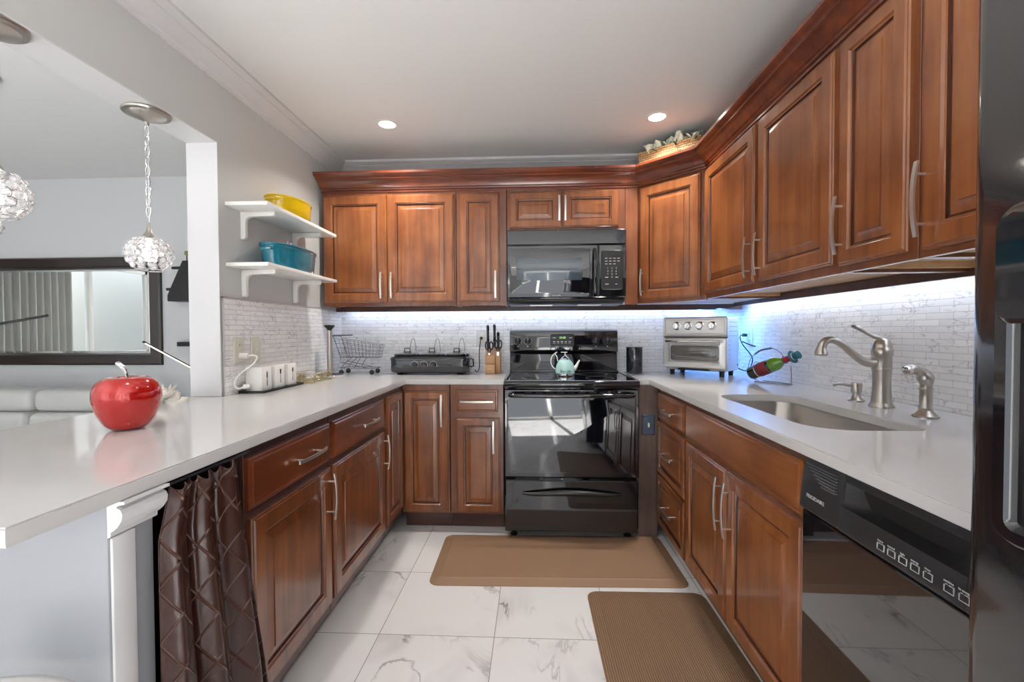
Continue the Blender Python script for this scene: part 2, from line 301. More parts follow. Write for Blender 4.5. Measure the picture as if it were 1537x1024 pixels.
# ------------------------------------------------------------------ mesh builder
class MB:
    def __init__(s): s.v = []; s.f = []; s.m = []
    def add(s, vs, fs, mat=0, M=None):
        o = len(s.v)
        s.v += [tuple(M @ Vector(p)) if M is not None else tuple(p) for p in vs]
        s.f += [tuple(i+o for i in f) for f in fs]; s.m += [mat]*len(fs); return s
    def box(s, x0, x1, y0, y1, z0, z1, mat=0, M=None):
        vs = [(x, y, z) for x in (x0, x1) for y in (y0, y1) for z in (z0, z1)]
        return s.add(vs, [(0, 1, 3, 2), (4, 6, 7, 5), (0, 4, 5, 1), (2, 3, 7, 6), (0, 2, 6, 4), (1, 5, 7, 3)], mat, M)
    def prism(s, poly, lo, hi, axis='Z', mat=0, M=None):
        n = len(poly)
        f = {'Z': lambda a, b, c: (a, b, c), 'Y': lambda a, b, c: (a, c, b), 'X': lambda a, b, c: (c, a, b)}[axis]
        vs = [f(a, b, lo) for a, b in poly] + [f(a, b, hi) for a, b in poly]
        fs = [tuple(range(n)), tuple(range(2*n-1, n-1, -1))] + [(i, (i+1) % n, n+(i+1) % n, n+i) for i in range(n)]
        return s.add(vs, fs, mat, M)
    def lathe(s, prof, c=(0, 0, 0), seg=28, mat=0, M=None, sx=1, sy=1, cap=True):
        vs = []; n = len(prof)
        for k in range(seg):
            a = 2*PI*k/seg
            for r, z in prof: vs.append((c[0]+r*math.cos(a)*sx, c[1]+r*math.sin(a)*sy, c[2]+z))
        fs = [(k*n+i, ((k+1) % seg)*n+i, ((k+1) % seg)*n+i+1, k*n+i+1) for k in range(seg) for i in range(n-1)]
        if cap:
            if prof[0][0] > 1e-6: fs.append(tuple(k*n for k in range(seg))[::-1])
            if prof[-1][0] > 1e-6: fs.append(tuple(k*n+n-1 for k in range(seg)))
        return s.add(vs, fs, mat, M)
    def tube(s, pts, r, seg=8, closed=False, mat=0, M=None):
        P = [Vector(p) for p in pts]; n = len(P); R = r if isinstance(r, (list, tuple)) else [r]*n
        vs = []; prev = None
        for i in range(n):
            t = (P[(i+1) % n]-P[i-1]) if closed else (P[min(i+1, n-1)]-P[max(i-1, 0)])
            t = t.normalized() if t.length > 1e-9 else Vector((0, 0, 1))
            if prev is None:
                a = Vector((0, 0, 1)) if abs(t.z) < .9 else Vector((1, 0, 0)); u = t.cross(a).normalized()
            else:
                u = prev - t*prev.dot(t); u = u.normalized() if u.length > 1e-6 else t.orthogonal().normalized()
            prev = u; w_ = t.cross(u)
            for k in range(seg):
                a = 2*PI*k/seg; vs.append(P[i]+(u*math.cos(a)+w_*math.sin(a))*R[i])
        m = n if closed else n-1
        fs = [(i*seg+k, i*seg+(k+1) % seg, ((i+1) % n)*seg+(k+1) % seg, ((i+1) % n)*seg+k) for i in range(m) for k in range(seg)]
        if not closed: fs += [tuple(range(seg))[::-1], tuple((n-1)*seg+k for k in range(seg))]
        return s.add(vs, fs, mat, M)
    def rings(s, x0, x1, z0, z1, prof, mat=0, M=None, rad=0):
        """rectangle in x,z with nested rings (inset, outward) facing -y"""
        vs = []; fs = []
        def loop(i, o):
            a, b_, c, d = x0+i, x1-i, z0+i, z1-i
            if rad <= 0: return [(a, -o, c), (b_, -o, c), (b_, -o, d), (a, -o, d)]
            r = max(rad-i, .0005); L = []
            for cx, cz, s0 in ((b_-r, c+r, -90), (b_-r, d-r, 0), (a+r, d-r, 90), (a+r, c+r, 180)):
                for k in range(5):
                    t = math.radians(s0+22.5*k); L.append((cx+r*math.cos(t), -o, cz+r*math.sin(t)))
            return L
        for i, o in prof: L = loop(i, o); n = len(L); vs += L
        for j in range(len(prof)-1):
            for k in range(n): fs.append((j*n+k, j*n+(k+1) % n, (j+1)*n+(k+1) % n, (j+1)*n+k))
        fs.append(tuple(range((len(prof)-1)*n, len(prof)*n))); fs.append(tuple(range(n))[::-1])
        return s.add(vs, fs, mat, M)
    def build(s, name, mats, parent=None, bevel=0, bseg=2, ang=35, sub=0):
        me = bpy.data.meshes.new(name); bm = bmesh.new()
        V = [bm.verts.new(p) for p in s.v]
        for f, mi in zip(s.f, s.m):
            try: F = bm.faces.new([V[i] for i in f]); F.material_index = mi
            except ValueError: pass
        bmesh.ops.recalc_face_normals(bm, faces=bm.faces)
        if bevel:
            es = [e for e in bm.edges if len(e.link_faces) == 2 and e.calc_face_angle(0) > math.radians(30)]
            bmesh.ops.bevel(bm, geom=es, offset=bevel, segments=bseg, affect='EDGES', clamp_overlap=True, profile=.5)
        for f in bm.faces: f.smooth = True
        bm.to_mesh(me); bm.free()
        me.set_sharp_from_angle(angle=math.radians(ang))
        for m in (mats if isinstance(mats, (list, tuple)) else [mats]): me.materials.append(m)
        o = bpy.data.objects.new(name, me); COL.objects.link(o)
        if parent: o.parent = parent
        if sub:
            md = o.modifiers.new('s', 'SUBSURF'); md.levels = sub; md.render_levels = sub
        return o
def thing(name, label, cat, loc=(0, 0, 0), rz=0, group=None):
    o = bpy.data.objects.new(name, None); COL.objects.link(o); o.location = loc; o.rotation_euler = (0, 0, rz); o.empty_display_size = .1
    o['label'] = label; o['category'] = cat
    if group: o['group'] = group
    return o
def tag(o, label, cat, group=None):
    o['label'] = label; o['category'] = cat
    if group: o['group'] = group
    return o
def struct(o): o['kind'] = 'structure'; return o
def place(o, loc, rz=0): o.location = loc; o.rotation_euler = (0, 0, rz); return o
def text(name, body, size, M, mat, parent, align='CENTER', shear=0, ext=.0002):
    cu = bpy.data.curves.new(name, 'FONT'); cu.body = body; cu.size = size; cu.align_x = align; cu.align_y = 'CENTER'; cu.extrude = ext; cu.shear = shear; cu.resolution_u = 3
    o = bpy.data.objects.new(name, cu); COL.objects.link(o); bpy.context.view_layer.update()
    me = bpy.data.meshes.new_from_object(o.evaluated_get(bpy.context.evaluated_depsgraph_get())); bpy.data.objects.remove(o)
    me.transform(M); me.materials.clear(); me.materials.append(mat)
    ob = bpy.data.objects.new(name, me); COL.objects.link(ob); ob.parent = parent; return ob
FRONT = Matrix(((1, 0, 0, 0), (0, 0, -1, 0), (0, 1, 0, 0), (0, 0, 0, 1)))   # text facing -y
def TF(x, y, z): return Matrix.Translation((x, y, z)) @ FRONT

# ------------------------------------------------------------------ setting
XL, XR, YB, ZC = -1.371, 1.42, 3.134, 2.385
XO = XL-.133
RY = -2.4; DX = -5.2; DY = 3.3; YJ = 1.90; ZH = 2.026
struct(MB().box(DX-.1, XR+.1, RY-.1, DY+.1, -.1, 0).build('floor', floor_m))
struct(MB().box(XL, XR+.1, RY, YB+.1, ZC, ZC+.1).build('ceiling', ceil_paint))
struct(MB().box(DX-.1, XL, RY, DY+.1, ZC+.0, ZC+.1).build('ceiling', ceil_paint))
struct(MB().box(XL, XR, YB, YB+.1, 0, ZC).build('wall_back', wall_paint))
struct(MB().box(XR, XR+.1, RY, YB, 0, ZC).build('wall_right', wall_paint))
wl = MB().box(XO, XL, YJ, DY, 0, ZC).box(XO, XL, RY, YJ, ZH, ZC)
struct(wl.build('wall_left', wall_paint))
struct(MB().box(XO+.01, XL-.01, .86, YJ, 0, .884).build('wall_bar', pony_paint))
tr = MB().box(XO-.003, XL+.003, YJ-.006, YJ, .915, ZH).box(XO-.003, XL+.003, RY, YJ-.001, ZH-.006, ZH)
struct(tr.build('trim_1', white_paint))
struct(MB().box(DX, XO, DY, DY+.1, 0, ZC).build('wall_far', wall_blue))
def wall_with_hole(axis, c0, c1, a0, a1, holes, name, mat):
    """wall spanning a0..a1 along the free axis; holes: (h0,h1,z0,z1)"""
    m = MB()
    def bx(p, q, z0, z1):
        if axis == 'X': m.box(c0, c1, p, q, z0, z1)
        else: m.box(p, q, c0, c1, z0, z1)
    cur = a0
    for h0, h1, z0, z1 in sorted(holes):
        bx(cur, h0, 0, ZC)
        if z0 > 0: bx(h0, h1, 0, z0)
        bx(h0, h1, z1, ZC); cur = h1
    bx(cur, a1, 0, ZC)
    return struct(m.build(name, mat))
wall_with_hole('Y', RY-.1, RY, DX-.1, XR+.1, [(-4.6, -2.2, .5, 2.1), (-.75, 1.2, 0, 2.1)], 'wall_rear', wall_paint)
wall_with_hole('X', DX-.1, DX, RY, DY, [(.72, 2.45, .93, 2.03)], 'wall_side', wall_blue)
# dining side window seen in the mirror
wn = struct(MB().box(DX-.08, DX-.03, .72, .77, .93, 2.03).box(DX-.08, DX-.03, 2.40, 2.45, .93, 2.03).box(DX-.08, DX-.03, 1.49, 1.55, .93, 2.03)
            .box(DX-.08, DX-.03, .72, 2.45, .93, .975).box(DX-.08, DX-.03, .72, 2.45, 1.985, 2.03).box(DX-.08, DX+.02, .68, 2.49, .90, .93).build('window_1', white_satin, bevel=.004))
MB().box(DX-.06, DX-.055, .77, 2.40, .975, 1.985).build('pane', glass_m, wn)
w2 = struct(MB().box(-4.6, -4.55, RY-.08, RY-.03, .5, 2.1).box(-2.25, -2.2, RY-.08, RY-.03, .5, 2.1).box(-3.43, -3.37, RY-.08, RY-.03, .5, 2.1)
            .box(-4.6, -2.2, RY-.08, RY-.03, .5, .55).box(-4.6, -2.2, RY-.08, RY-.03, 2.05, 2.1).build('added_window', white_satin))  # unseen window, added to let light into the dining room
w3 = struct(MB().box(-.75, -.69, RY-.08, RY-.03, 0, 2.1).box(1.14, 1.2, RY-.08, RY-.03, 0, 2.1).box(.19, .26, RY-.08, RY-.03, 0, 2.1)
            .box(-.75, 1.2, RY-.08, RY-.03, 0, .06).box(-.75, 1.2, RY-.08, RY-.03, 2.04, 2.1).build('door_1', white_satin))
# patio outside the side window
po = MB().box(-7.6, -7.5, -2.5, 4.5, -.1, 2.6).box(-7.5, -5.31, -2.6, -2.5, -.1, 6)  # second box: tall end wall added out of view to block the sun
tag(po.build('patio_wall_and_sun_blocker', patio_w), 'white rendered patio wall reflected in dining mirror, plus added sun-blocking end wall', 'wall')
tag(MB().box(-7.5, -5.31, -2.5, 4.5, -.1, -.02).build('patio_slab', patio_w), 'pale patio floor slab outside the dining window', 'patio')
tag(MB().box(-6.6, -5.31, -2.5, 4.5, 2.35, 2.45).build('patio_roof', patio_w), 'white patio roof outside, reflected along the top of mirror', 'roof')
tag(MB().box(-7.5, -7.15, .2, .55, -.02, 2.5).build('brick_column', patio_b), 'pale brick column outside reflected near mirror right edge', 'column')
tag(MB().box(-7.15, -7.05, .32, .43, 1.55, 1.85).build('outdoor_lantern', blk_mat, bevel=.01), 'dark outdoor wall lantern reflected in mirror upper right', 'lantern')
# sheer curtain at that window
cm_ = MB(); n = 60
for j in range(2):
    pass
vs = []; fs = []
for i in range(n+1):
    y = 1.86+.78*i/n; x = DX+.09+.03*math.sin(i*1.15)
    vs += [(x, y, .03), (x, y, 2.2)]
for i in range(n): fs.append((2*i, 2*i+2, 2*i+3, 2*i+1))
cm_.add(vs, fs); o = cm_.build('sheer_curtain', linen, ang=80); md = o.modifiers.new('s', 'SOLIDIFY'); md.thickness = .003
tag(o, 'pale grey sheer curtain reflected in left half of mirror', 'curtain')

# backsplash (tile set on the walls)
bs = MB().box(XL+.0, XR, YB-.008, YB, .914, 1.40)
struct(bs.build('wall_tile_back', tile_x))
struct(MB().box(XR-.008, XR, .0, YB-.008, .914, 1.42).build('wall_tile_right', tile_y))
struct(MB().box(XL, XL+.008, YJ+.012, YB-.008, .914, 1.348).build('wall_tile_left', tile_y))
struct(MB().box(XL, XL+.010, YJ+.006, YJ+.012, .914, 1.352).box(XL, XL+.010, YJ+.006, YB-.31, 1.348, 1.353).build('trim_2', steel))

# ceiling crown mouldings
CR = [(0, 2.285), (.010, 2.285), (.012, 2.297), (.020, 2.300), (.026, 2.318), (.045, 2.345), (.052, 2.350), (.052, 2.356), (.064, 2.362), (.075, 2.372), (.075, 2.385), (0, 2.385)]
def sweep(mb, prof, path, offs, mat=0):
    """profile (d,z); path 2d points; offs: per point offset vector for d=1"""
    n = len(prof); vs = []
    for (px, py), (ox, oy) in zip(path, offs):
        for d, z in prof: vs.append((px+ox*d, py+oy*d, z))
    fs = [(i*n+k, i*n+(k+1) % n, (i+1)*n+(k+1) % n, (i+1)*n+k) for i in range(len(path)-1) for k in range(n)]
    fs += [tuple(range(n))[::-1], tuple((len(path)-1)*n+k for k in range(n))]
    mb.add(vs, fs, mat)
m = MB(); sweep(m, CR, [(XL, RY), (XL, YB)], [(1, 0), (1, -1)]); struct(m.build('trim_3', white_paint, ang=25))
m = MB(); sweep(m, CR, [(XL, YB), (XR, YB)], [(1, -1), (0, -1)]); struct(m.build('trim_4', white_paint, ang=25))

# ------------------------------------------------------------------ counters
def slab(name, outer, hole, z0, z1, mat, label):
    bm = bmesh.new(); es = []
    for loop in [outer]+([hole] if hole else []):
        V = [bm.verts.new((x, y, z1)) for x, y in loop]
        for i in range(len(V)): es.append(bm.edges.new((V[i], V[(i+1) % len(V)])))
    bmesh.ops.triangle_fill(bm, edges=es, use_beauty=True, use_dissolve=False)
    r = bmesh.ops.extrude_face_region(bm, geom=list(bm.faces))
    bmesh.ops.translate(bm, verts=[v for v in r['geom'] if isinstance(v, bmesh.types.BMVert)], vec=(0, 0, z0-z1))
    bmesh.ops.recalc_face_normals(bm, faces=bm.faces)
    es = [e for e in bm.edges if len(e.link_faces) == 2 and e.calc_face_angle(0) > 1.0 and abs(e.verts[0].co.z-e.verts[1].co.z) < 1e-5]
    bmesh.ops.bevel(bm, geom=es, offset=.003, segments=2, affect='EDGES', clamp_overlap=True)
    for f in bm.faces: f.smooth = True
    me = bpy.data.meshes.new(name); bm.to_mesh(me); bm.free(); me.set_sharp_from_angle(angle=.5); me.materials.append(mat)
    o = bpy.data.objects.new(name, me); COL.objects.link(o); return tag(o, label, 'countertop')
slab('countertop', [(-1.55, .60), (-.757, .60), (-.757, 2.61), (-.172, 2.61), (-.172, YB-.009), (XL+.009, YB-.009), (XL+.009, YJ-.008), (-1.55, YJ-.008)],
     None, .884, .914, quartz, 'white quartz peninsula countertop carrying the red apple, left of the range')
def rrect(x0, x1, y0, y1, rads, seg=7):
    L = []
    for (cx, cy, s0), r in zip(((x1, y0, -90), (x1, y1, 0), (x0, y1, 90), (x0, y0, 180)), rads):
        px = cx-r if cx == x1 else cx+r; py = cy+r if cy == y0 else cy-r
        for k in range(seg+1):
            t = math.radians(s0+90*k/seg); L.append((px+r*math.cos(t), py+r*math.sin(t)))
    return L
SK = (.795, 1.105, 1.285, 2.0)
hole = rrect(*SK, (.05, .08, .09, .11))
slab('countertop', [(.598, 2.61), (.666, 2.61), (.666, .665), (XR-.009, .665), (XR-.009, YB-.009), (.598, YB-.009)], hole, .884, .914, quartz,
     'white quartz countertop with the sink cut-out, right of the range')
# sink
t = thing('kitchen_sink', 'undermount stainless steel sink in the right countertop', 'sink', (.95, 1.64, .884))
m = MB()
def loop3(ins, z): return [(x-.95, y-1.64, z) for x, y in rrect(SK[0]+ins, SK[1]-ins, SK[2]+ins, SK[3]-ins, [max(.02, r) for r in (.05, .08, .09, .11)])]
LL = [loop3(-.015, -.001), loop3(-.004, -.001), loop3(-.003, -.006), loop3(.008, -.15), loop3(.03, -.185), loop3(.06, -.19)]
n = len(LL[0]); vs = [p for L in LL for p in L]
fs = [(j*n+k, j*n+(k+1) % n, (j+1)*n+(k+1) % n, (j+1)*n+k) for j in range(len(LL)-1) for k in range(n)]+[tuple(range((len(LL)-1)*n, len(LL)*n))]
m.add(vs, fs); bo = m.build('basin', steel_s, t, ang=60)
MB().lathe([(.0, -.186), (.02, -.186), (.035, -.184), (.042, -.187), (.042, -.19)], seg=24).build('drain', chrome, t)

# ------------------------------------------------------------------ cabinets
def handle(parent, x, z, L, vert=True, out=.02, mt=None):
    m = MB(); k = 9; vs = []; w_, th = .0055, .0025
    for i in range(k):
        s_ = -1+2*i/(k-1); o = out+.021+.009*(1-s_*s_); tt = s_*L/2
        for a, b_ in ((-w_, -th), (w_, -th), (w_, th), (-w_, th)):
            vs.append((x+a, -(o+b_), z+tt) if vert else (x+tt, -(o+b_), z+a))
    fs = [(i*4+j, i*4+(j+1) % 4, (i+1)*4+(j+1) % 4, (i+1)*4+j) for i in range(k-1) for j in range(4)]+[(3, 2, 1, 0), tuple((k-1)*4+j for j in range(4))]
    m.add(vs, fs)
    for s_ in (-1, 1):
        q = s_*L*.33; p = (x, 0, z+q) if vert else (x+q, 0, z)
        m.tube([(p[0], -out+.001, p[2]), (p[0], -out-.026, p[2])], .0036, 8)
    return m.build('handle', mt or handle_m, parent)
def front(parent, kind, x0, x1, z0, z1, mat, hd=None, fwd=.058):
    T = .019; glz = ()
    if kind == 'slab': prof = [(0, 0), (0, .012), (.004, .0145), (.010, .0155), (.015, T)]
    elif kind == 'raised_drawer': prof = [(0, 0), (0, .014), (.004, T), (.032, T), (.035, .011), (.041, .010), (.060, .017), (.061, .0185)]; glz = (3, 4)
    else: prof = [(0, 0), (0, .012), (.003, .0155), (.007, .016), (.010, T+.001), (fwd-.006, T+.001), (fwd-.002, .0145), (fwd+.003, .0135), (fwd+.005, .008), (fwd+.010, .008), (fwd+.036, .0150), (fwd+.037, .0185)]; glz = (7, 8)
    m_ = MB().rings(x0, x1, z0, z1, prof)
    for j in glz:
        for k in range(4): m_.m[j*4+k] = 1
    d = m_.build('door' if kind == 'door' else 'drawer', [mat, glaze], parent, ang=20)
    if hd: handle(d, *hd)
    return d
def cabinet(name, label, loc, rz, w_, z0, z1, depth, body_m, fronts, toe=0, under=None, group=None, z1b=None):
    t = thing(name, label, 'cabinet', loc, rz, group)
    zt = z1b or z1; m = MB(); e = .0015
    m.box(e, w_-e, 0, .018, z0, zt)
    m.box(e, .016, .018, depth, z0, zt).box(w_-.016, w_-e, .018, depth, z0, zt).box(.016, w_-.016, depth-.012, depth, z0, zt)
    if under: m.box(.016, w_-.016, .018, depth-.012, z0+.034, z0+.05)
    else: m.box(.016, w_-.016, .018, depth-.012, z0, z0+.018)
    if under: m.box(.016, w_-.016, .018, depth-.012, zt-.016, zt)
    m.build('body', body_m, t, bevel=.001, bseg=1)
    if toe: MB().box(e, w_-e, toe, toe+.016, .001, z0-.001).build('toe_kick', toe_wood, t)
    if under:
        u = MB().box(.018, w_-.018, .020, .038, z0+.003, z0+.032).box(.018, w_-.018, depth-.05, depth-.014, z0+.003, z0+.032)
        u.box(.018, .05, .04, depth-.052, z0+.010, z0+.032).box(w_-.05, w_-.018, .04, depth-.052, z0+.010, z0+.032).box(.052, w_-.052, .04, depth-.052, z0+.026, z0+.033)
        u.build('underside_rail', pine, t)
    for f in fronts: front(t, *f)
    return t
GU = 'upper cabinets'; GB = 'base cabinets'
# --- back wall uppers, face at y=2.82
YF = 2.82; DU = YB-YF-.0005
cabinet('wall_cabinet', 'cherry double-door wall cabinet at left end of back wall', (-1.345, YF, 0), 0, .86, 1.36, 2.085, DU, cherry_body,
        [('door', .010, .417, 1.383, 2.06, cherry, (.386, 1.49, .165)), ('door', .423, .848, 1.385, 2.063, cherry, (.452, 1.49, .165))], under=True, z1b=2.19)
cabinet('wall_cabinet', 'narrow cherry single-door wall cabinet left of the microwave', (-.485, YF, 0), 0, .32, 1.36, 2.085, DU, cherry_body,
        [('door', .022, .275, 1.385, 2.064, cherry, (.250, 1.49, .17), .052)], under=True, z1b=2.19)
c = cabinet('wall_cabinet', 'short cherry wall cabinet with two small doors above the microwave', (-.163, YF, 0), 0, .735, 1.818, 2.085, DU, cherry_body,
        [('door', .014, .340, 1.840, 2.064, cherry, (.325, 1.955, .155), .05), ('door', .346, .692, 1.842, 2.070, cherry, (.362, 1.955, .155), .05)], z1b=2.19)
MB().box(.735, .8105, 0, .018, 1.36, 2.19).build('filler_panel', cherry_body, c, bevel=.001, bseg=1)
# --- diagonal corner cabinet
t = thing('corner_wall_cabinet', 'diagonal cherry corner wall cabinet under the wicker basket', 'cabinet', (.648, YF, 0), -PI/4)
L45 = Matrix.Rotation(PI/4, 4, 'Z')
def loc45(x, y): v = L45 @ Vector((x-.648, y-YF, 0)); return (v.x, v.y)
poly = [loc45(*p) for p in ((.6495, YF), (.953, 2.5165), (XR-.01, 2.5165), (XR-.01, YB-.01), (.6495, YB-.01))]
MB().prism(poly, 1.395, 2.19).build('body', cherry_body, t, bevel=.001, bseg=1)
MB().box(.002, .429, .0, .018, 1.365, 1.394).build('bottom_rail', cherry_body, t)
poly2 = [loc45(*p) for p in ((.68, 2.86), (.975, 2.565), (XR-.07, 2.565), (XR-.07, YB-.07), (.68, YB-.07))]
MB().prism(poly2, 1.378, 1.394).build('underside_rail', pine, t)
front(t, 'door', .022, .400, 1.385, 2.066, cherry, (.048, 1.49, .165))
# --- right wall uppers, face x=.953 ; local x = 2.515-Y
XU = .953; DR = XR-XU-.0005
cabinet('wall_cabinet', 'cherry double-door wall cabinet on right wall beside the corner cabinet', (XU, 2.515, 0), -PI/2, 1.072, 1.37, 2.085, DR, cherry_body,
        [('door', .012, .556, 1.40, 2.068, cherry, (.528, 1.510, .175)), ('door', .590, 1.058, 1.40, 2.066, cherry, (.617, 1.510, .175))], under=True, z1b=2.19)
cabinet('wall_cabinet', 'narrow cherry wall cabinet over the faucet on right wall', (XU, 1.443, 0), -PI/2, .285, 1.37, 2.085, DR, cherry_body,
        [('door', .012, .268, 1.39, 2.066, cherry, (.036, 1.510, .175), .05)], under=True, z1b=2.19)
cabinet('wall_cabinet', 'cherry wall cabinet nearest the refrigerator on right wall', (XU, 1.158, 0), -PI/2, .515, 1.37, 2.085, DR, cherry_body,
        [('door', .024, .50, 1.385, 2.066, cherry, (.040, 1.505, .18))], under=True, z1b=2.19)
# --- cabinet crown
CC = [(0, 2.082), (.007, 2.082), (.007, 2.092), (.014, 2.097), (.016, 2.104), (.022, 2.108), (.026, 2.118), (.038, 2.140), (.052, 2.152), (.056, 2.154), (.056, 2.161), (.064, 2.165), (.072, 2.172), (.078, 2.180), (.078, 2.194), (0, 2.194)]
k_ = math.tan(PI/8)
m = MB(); sweep(m, CC, [(-1.3445, YF-.0005), (.648, YF-.0005), (.9525, 2.5155), (.9525, .645)], [(-.3, -1), (-k_, -1), (-1, -k_), (-1, 0)])
tag(m.build('cabinet_crown', crown_wood, ang=25), 'dark cherry crown moulding running along all upper cabinets', 'moulding')
# --- light valances with led strips
for nm, lb, a, b_, sh in (('light_valance', 'dark strip with blue led light under back wall cabinets', (-1.36, 1.38), None, 0), ('light_valance', 'dark strip with blue led light under right wall cabinets', (.66, 3.06), None, 1)):
    t = thing(nm, lb, 'light', (0, 0, 0))
    if sh == 0:
        MB().box(a[0], a[1], 3.033, 3.046, 1.335, 1.372).build('board', toe_wood, t)
        MB().box(a[0]+.03, a[1]-.05, 3.086, 3.098, 1.348, 1.353).build('led_strip', led_em, t)
    else:
        MB().box(1.322, 1.335, a[0], a[1]-.03, 1.356, 1.395).build('board', toe_wood, t)
        MB().box(1.376, 1.388, a[0], a[1]-.04, 1.372, 1.377).build('led_strip', led_em, t)
area('led_back', (-.05, 3.075, 1.345), (.1, 0, 0), 2.5, .05, 1.35, (.62, .74, 1))
area('led_right', (1.362, 1.85, 1.367), (-.1, 0, PI/2), 2.3, .05, 1.5, (.80, .88, 1))
area('added_corner_light', (1.22, 3.04, 1.342), (0, 0, -PI/4), .3, .02, 2.6, (.08, .32, 1))  # extra lamp added to deepen the blue in the corner

# --- left base run, frame x=-.79; local x = Y - origin
XB = -.79; DB = -XL-.79-.012
HB = handle_m
cabinet('base_cabinet', 'scratched cherry base cabinet beside the brown curtain', (XB, 1.172, 0), PI/2, .505, .11, .882, DB, toe_wood,
        [('slab', .004, .487, .706, .850, base1_h, (.315, .775, .19, False)), ('door', .012, .492, .158, .680, base1, (.468, .575, .175), .062)], toe=.08)
cabinet('base_cabinet', 'cherry base cabinet in middle of left run under wire basket', (XB, 1.677, 0), PI/2, .622, .11, .882, DB, toe_wood,
        [('slab', .012, .600, .706, .850, base1_h, (.37, .775, .19, False)), ('door', .010, .604, .158, .680, base1, (.585, .575, .175), .062)], toe=.08)
cabinet('base_cabinet', 'tall narrow cherry door cabinet at inner left corner', (XB, 2.299, 0), PI/2, .315, .11, .882, DB, toe_wood,
        [('door', .020, .296, .158, .850, base1, None, .05)], toe=.08)
# --- back base run
YK = 2.635
cabinet('base_cabinet', 'cherry base cabinet with one full-height door on back wall', (-.788, YK, 0), 0, .290, .11, .882, .48, cherry_body,
        [('door', .015, .276, .122, .845, cherry, (.246, .73, .19), .05)], toe=.075)
cabinet('base_cabinet', 'cherry base cabinet with drawer over door left of the range', (-.496, YK, 0), 0, .318, .11, .882, .48, cherry_body,
        [('slab', .036, .285, .722, .852, cherry_h, (.162, .785, .195, False)), ('door', .038, .297, .122, .684, cherry, (.260, .575, .19), .048)], toe=.075)
# --- filler panel and switch
tag(place(MB().box(0, .114, 0, .018, .002, .882).build('filler_panel', filler_wood, bevel=.001, bseg=1), (.5995, 2.60, 0)), 'weathered brown filler panel between range and right base cabinets', 'panel')
t = thing('light_switch', 'slate coloured switch plate on the brown filler panel', 'switch', (.658, 2.60, .655))
m = MB(); m.rings(-.037, .037, -.059, .059, [(0, .0005), (0, .003), (.004, .007), (.008, .007)]); m.build('plate', switch_m, t)
MB().box(-.005, .005, -.016, -.007, -.012, .012).build('toggle', ivory, t, bevel=.002)
# --- right base run, frame x=.715; local x = origin-Y
XC = .715; DC = XR-XC-.012
cabinet('base_cabinet', 'cherry three-drawer base cabinet nearest the range', (XC, 2.575, 0), -PI/2, .475, .11, .882, DC, cherry_body,
        [('slab', .020, .462, .708, .848, cherry_h, (.23, .772, .19, False)), ('raised_drawer', .020, .462, .404, .692, cherry_h, (.23, .54, .19, False)),
         ('raised_drawer', .020, .462, .118, .390, cherry_h, (.23, .25, .19, False))], toe=.06)
cabinet('sink_cabinet', 'cherry sink base cabinet with two doors and false front', (XC, 2.10, 0), -PI/2, .915, .11, .882, DC, cherry_body,
        [('slab', .008, .905, .704, .852, cherry_h), ('door', .014, .441, .122, .684, cherry, (.410, .55, .20)), ('door', .451, .908, .122, .684, cherry, (.480, .55, .20))], toe=.06)

# ------------------------------------------------------------------ dishwasher
t = thing('dishwasher', 'black built-in dishwasher between sink cabinet and refrigerator', 'dishwasher', (.69, 1.181, 0), -PI/2)
W = .512
MB().box(.004, W-.004, .03, .66, .10, .874).build('body', blk_mat, t)
MB().rings(.003, W-.003, .115, .735, [(0, -.028), (0, -.004), (.004, 0), (.01, 0)]).build('door', blk_glass, t)
MB().box(.01, W-.01, .075, .09, .002, .10).build('toe_panel', blk_plastic, t)
p = MB(); prof = [(-.028, .742), (.004, .742), (.007, .748), (-.002, .838), (-.010, .868), (-.028, .872)]
p.prism([(-a, z) for a, z in prof], .003, .150, 'X'); p.prism([(-a, z) for a, z in prof], .445, W-.003, 'X')
low = [(-.028, .742), (.004, .742), (.007, .748), (.003, .800), (-.028, .800)]
p.prism([(-a, z) for a, z in low], .150, .445, 'X'); p.prism([(.008, .852), (.028, .852), (.028, .872), (.010, .868)], .150, .445, 'X')
cp = p.build('control_panel', dw_panel, t, bevel=.0015)
m = MB(); ns = 16
vs = []; fs = []
for i in range(ns+1):
    x = .150+.295*i/ns; d = .030*math.sin(PI*i/ns)**.6
    vs += [(x, -.003, .800), (x, .006+d*1.3, .812), (x, .010+d*1.6, .852)]
for i in range(ns): fs += [(3*i, 3*i+3, 3*i+4, 3*i+1), (3*i+1, 3*i+4, 3*i+5, 3*i+2)]
m.add(vs, fs); m.build('handle_pocket', blk_plastic, cp, ang=60)
m = MB()
for i in range(7): m.box(.020+.011*i, .135, -.0015-.00085*i, .0, .8585-.0068*i, .8605-.0068*i)
m.build('vent_grille', line_grey, cp)
text('maker_lettering', 'FRIGIDAIRE', .0135, TF(.066, -.0065, .781), print_w, cp)
lab = ['heavy', 'normal', 'light', 'energy', 'rinse', 'sanitize', 'hi temp', 'heat dry']
for i, tx in enumerate(lab):
    x = (.272+.0265*i) if i < 5 else (.272+.0265*i+.013)
    fr = MB(); th = .0007
    fr.box(x-.009, x+.009, -.0075, -.0055, .758, .758+th).box(x-.009, x-.009+th, -.0075, -.0055, .758, .769).box(x+.009-th, x+.009, -.0075, -.0055, .758, .771).box(x, x+.009, -.0075, -.0055, .7705, .7705+th)
    bt = fr.build('button_outline', print_w, cp)
    text('button_label', tx, .0062, TF(x, -.0072, .7765), print_w, bt); text('button_label', 'wash' if i < 4 else 'on', .0042, TF(x-.004, -.0072, .7715), print_w, bt)

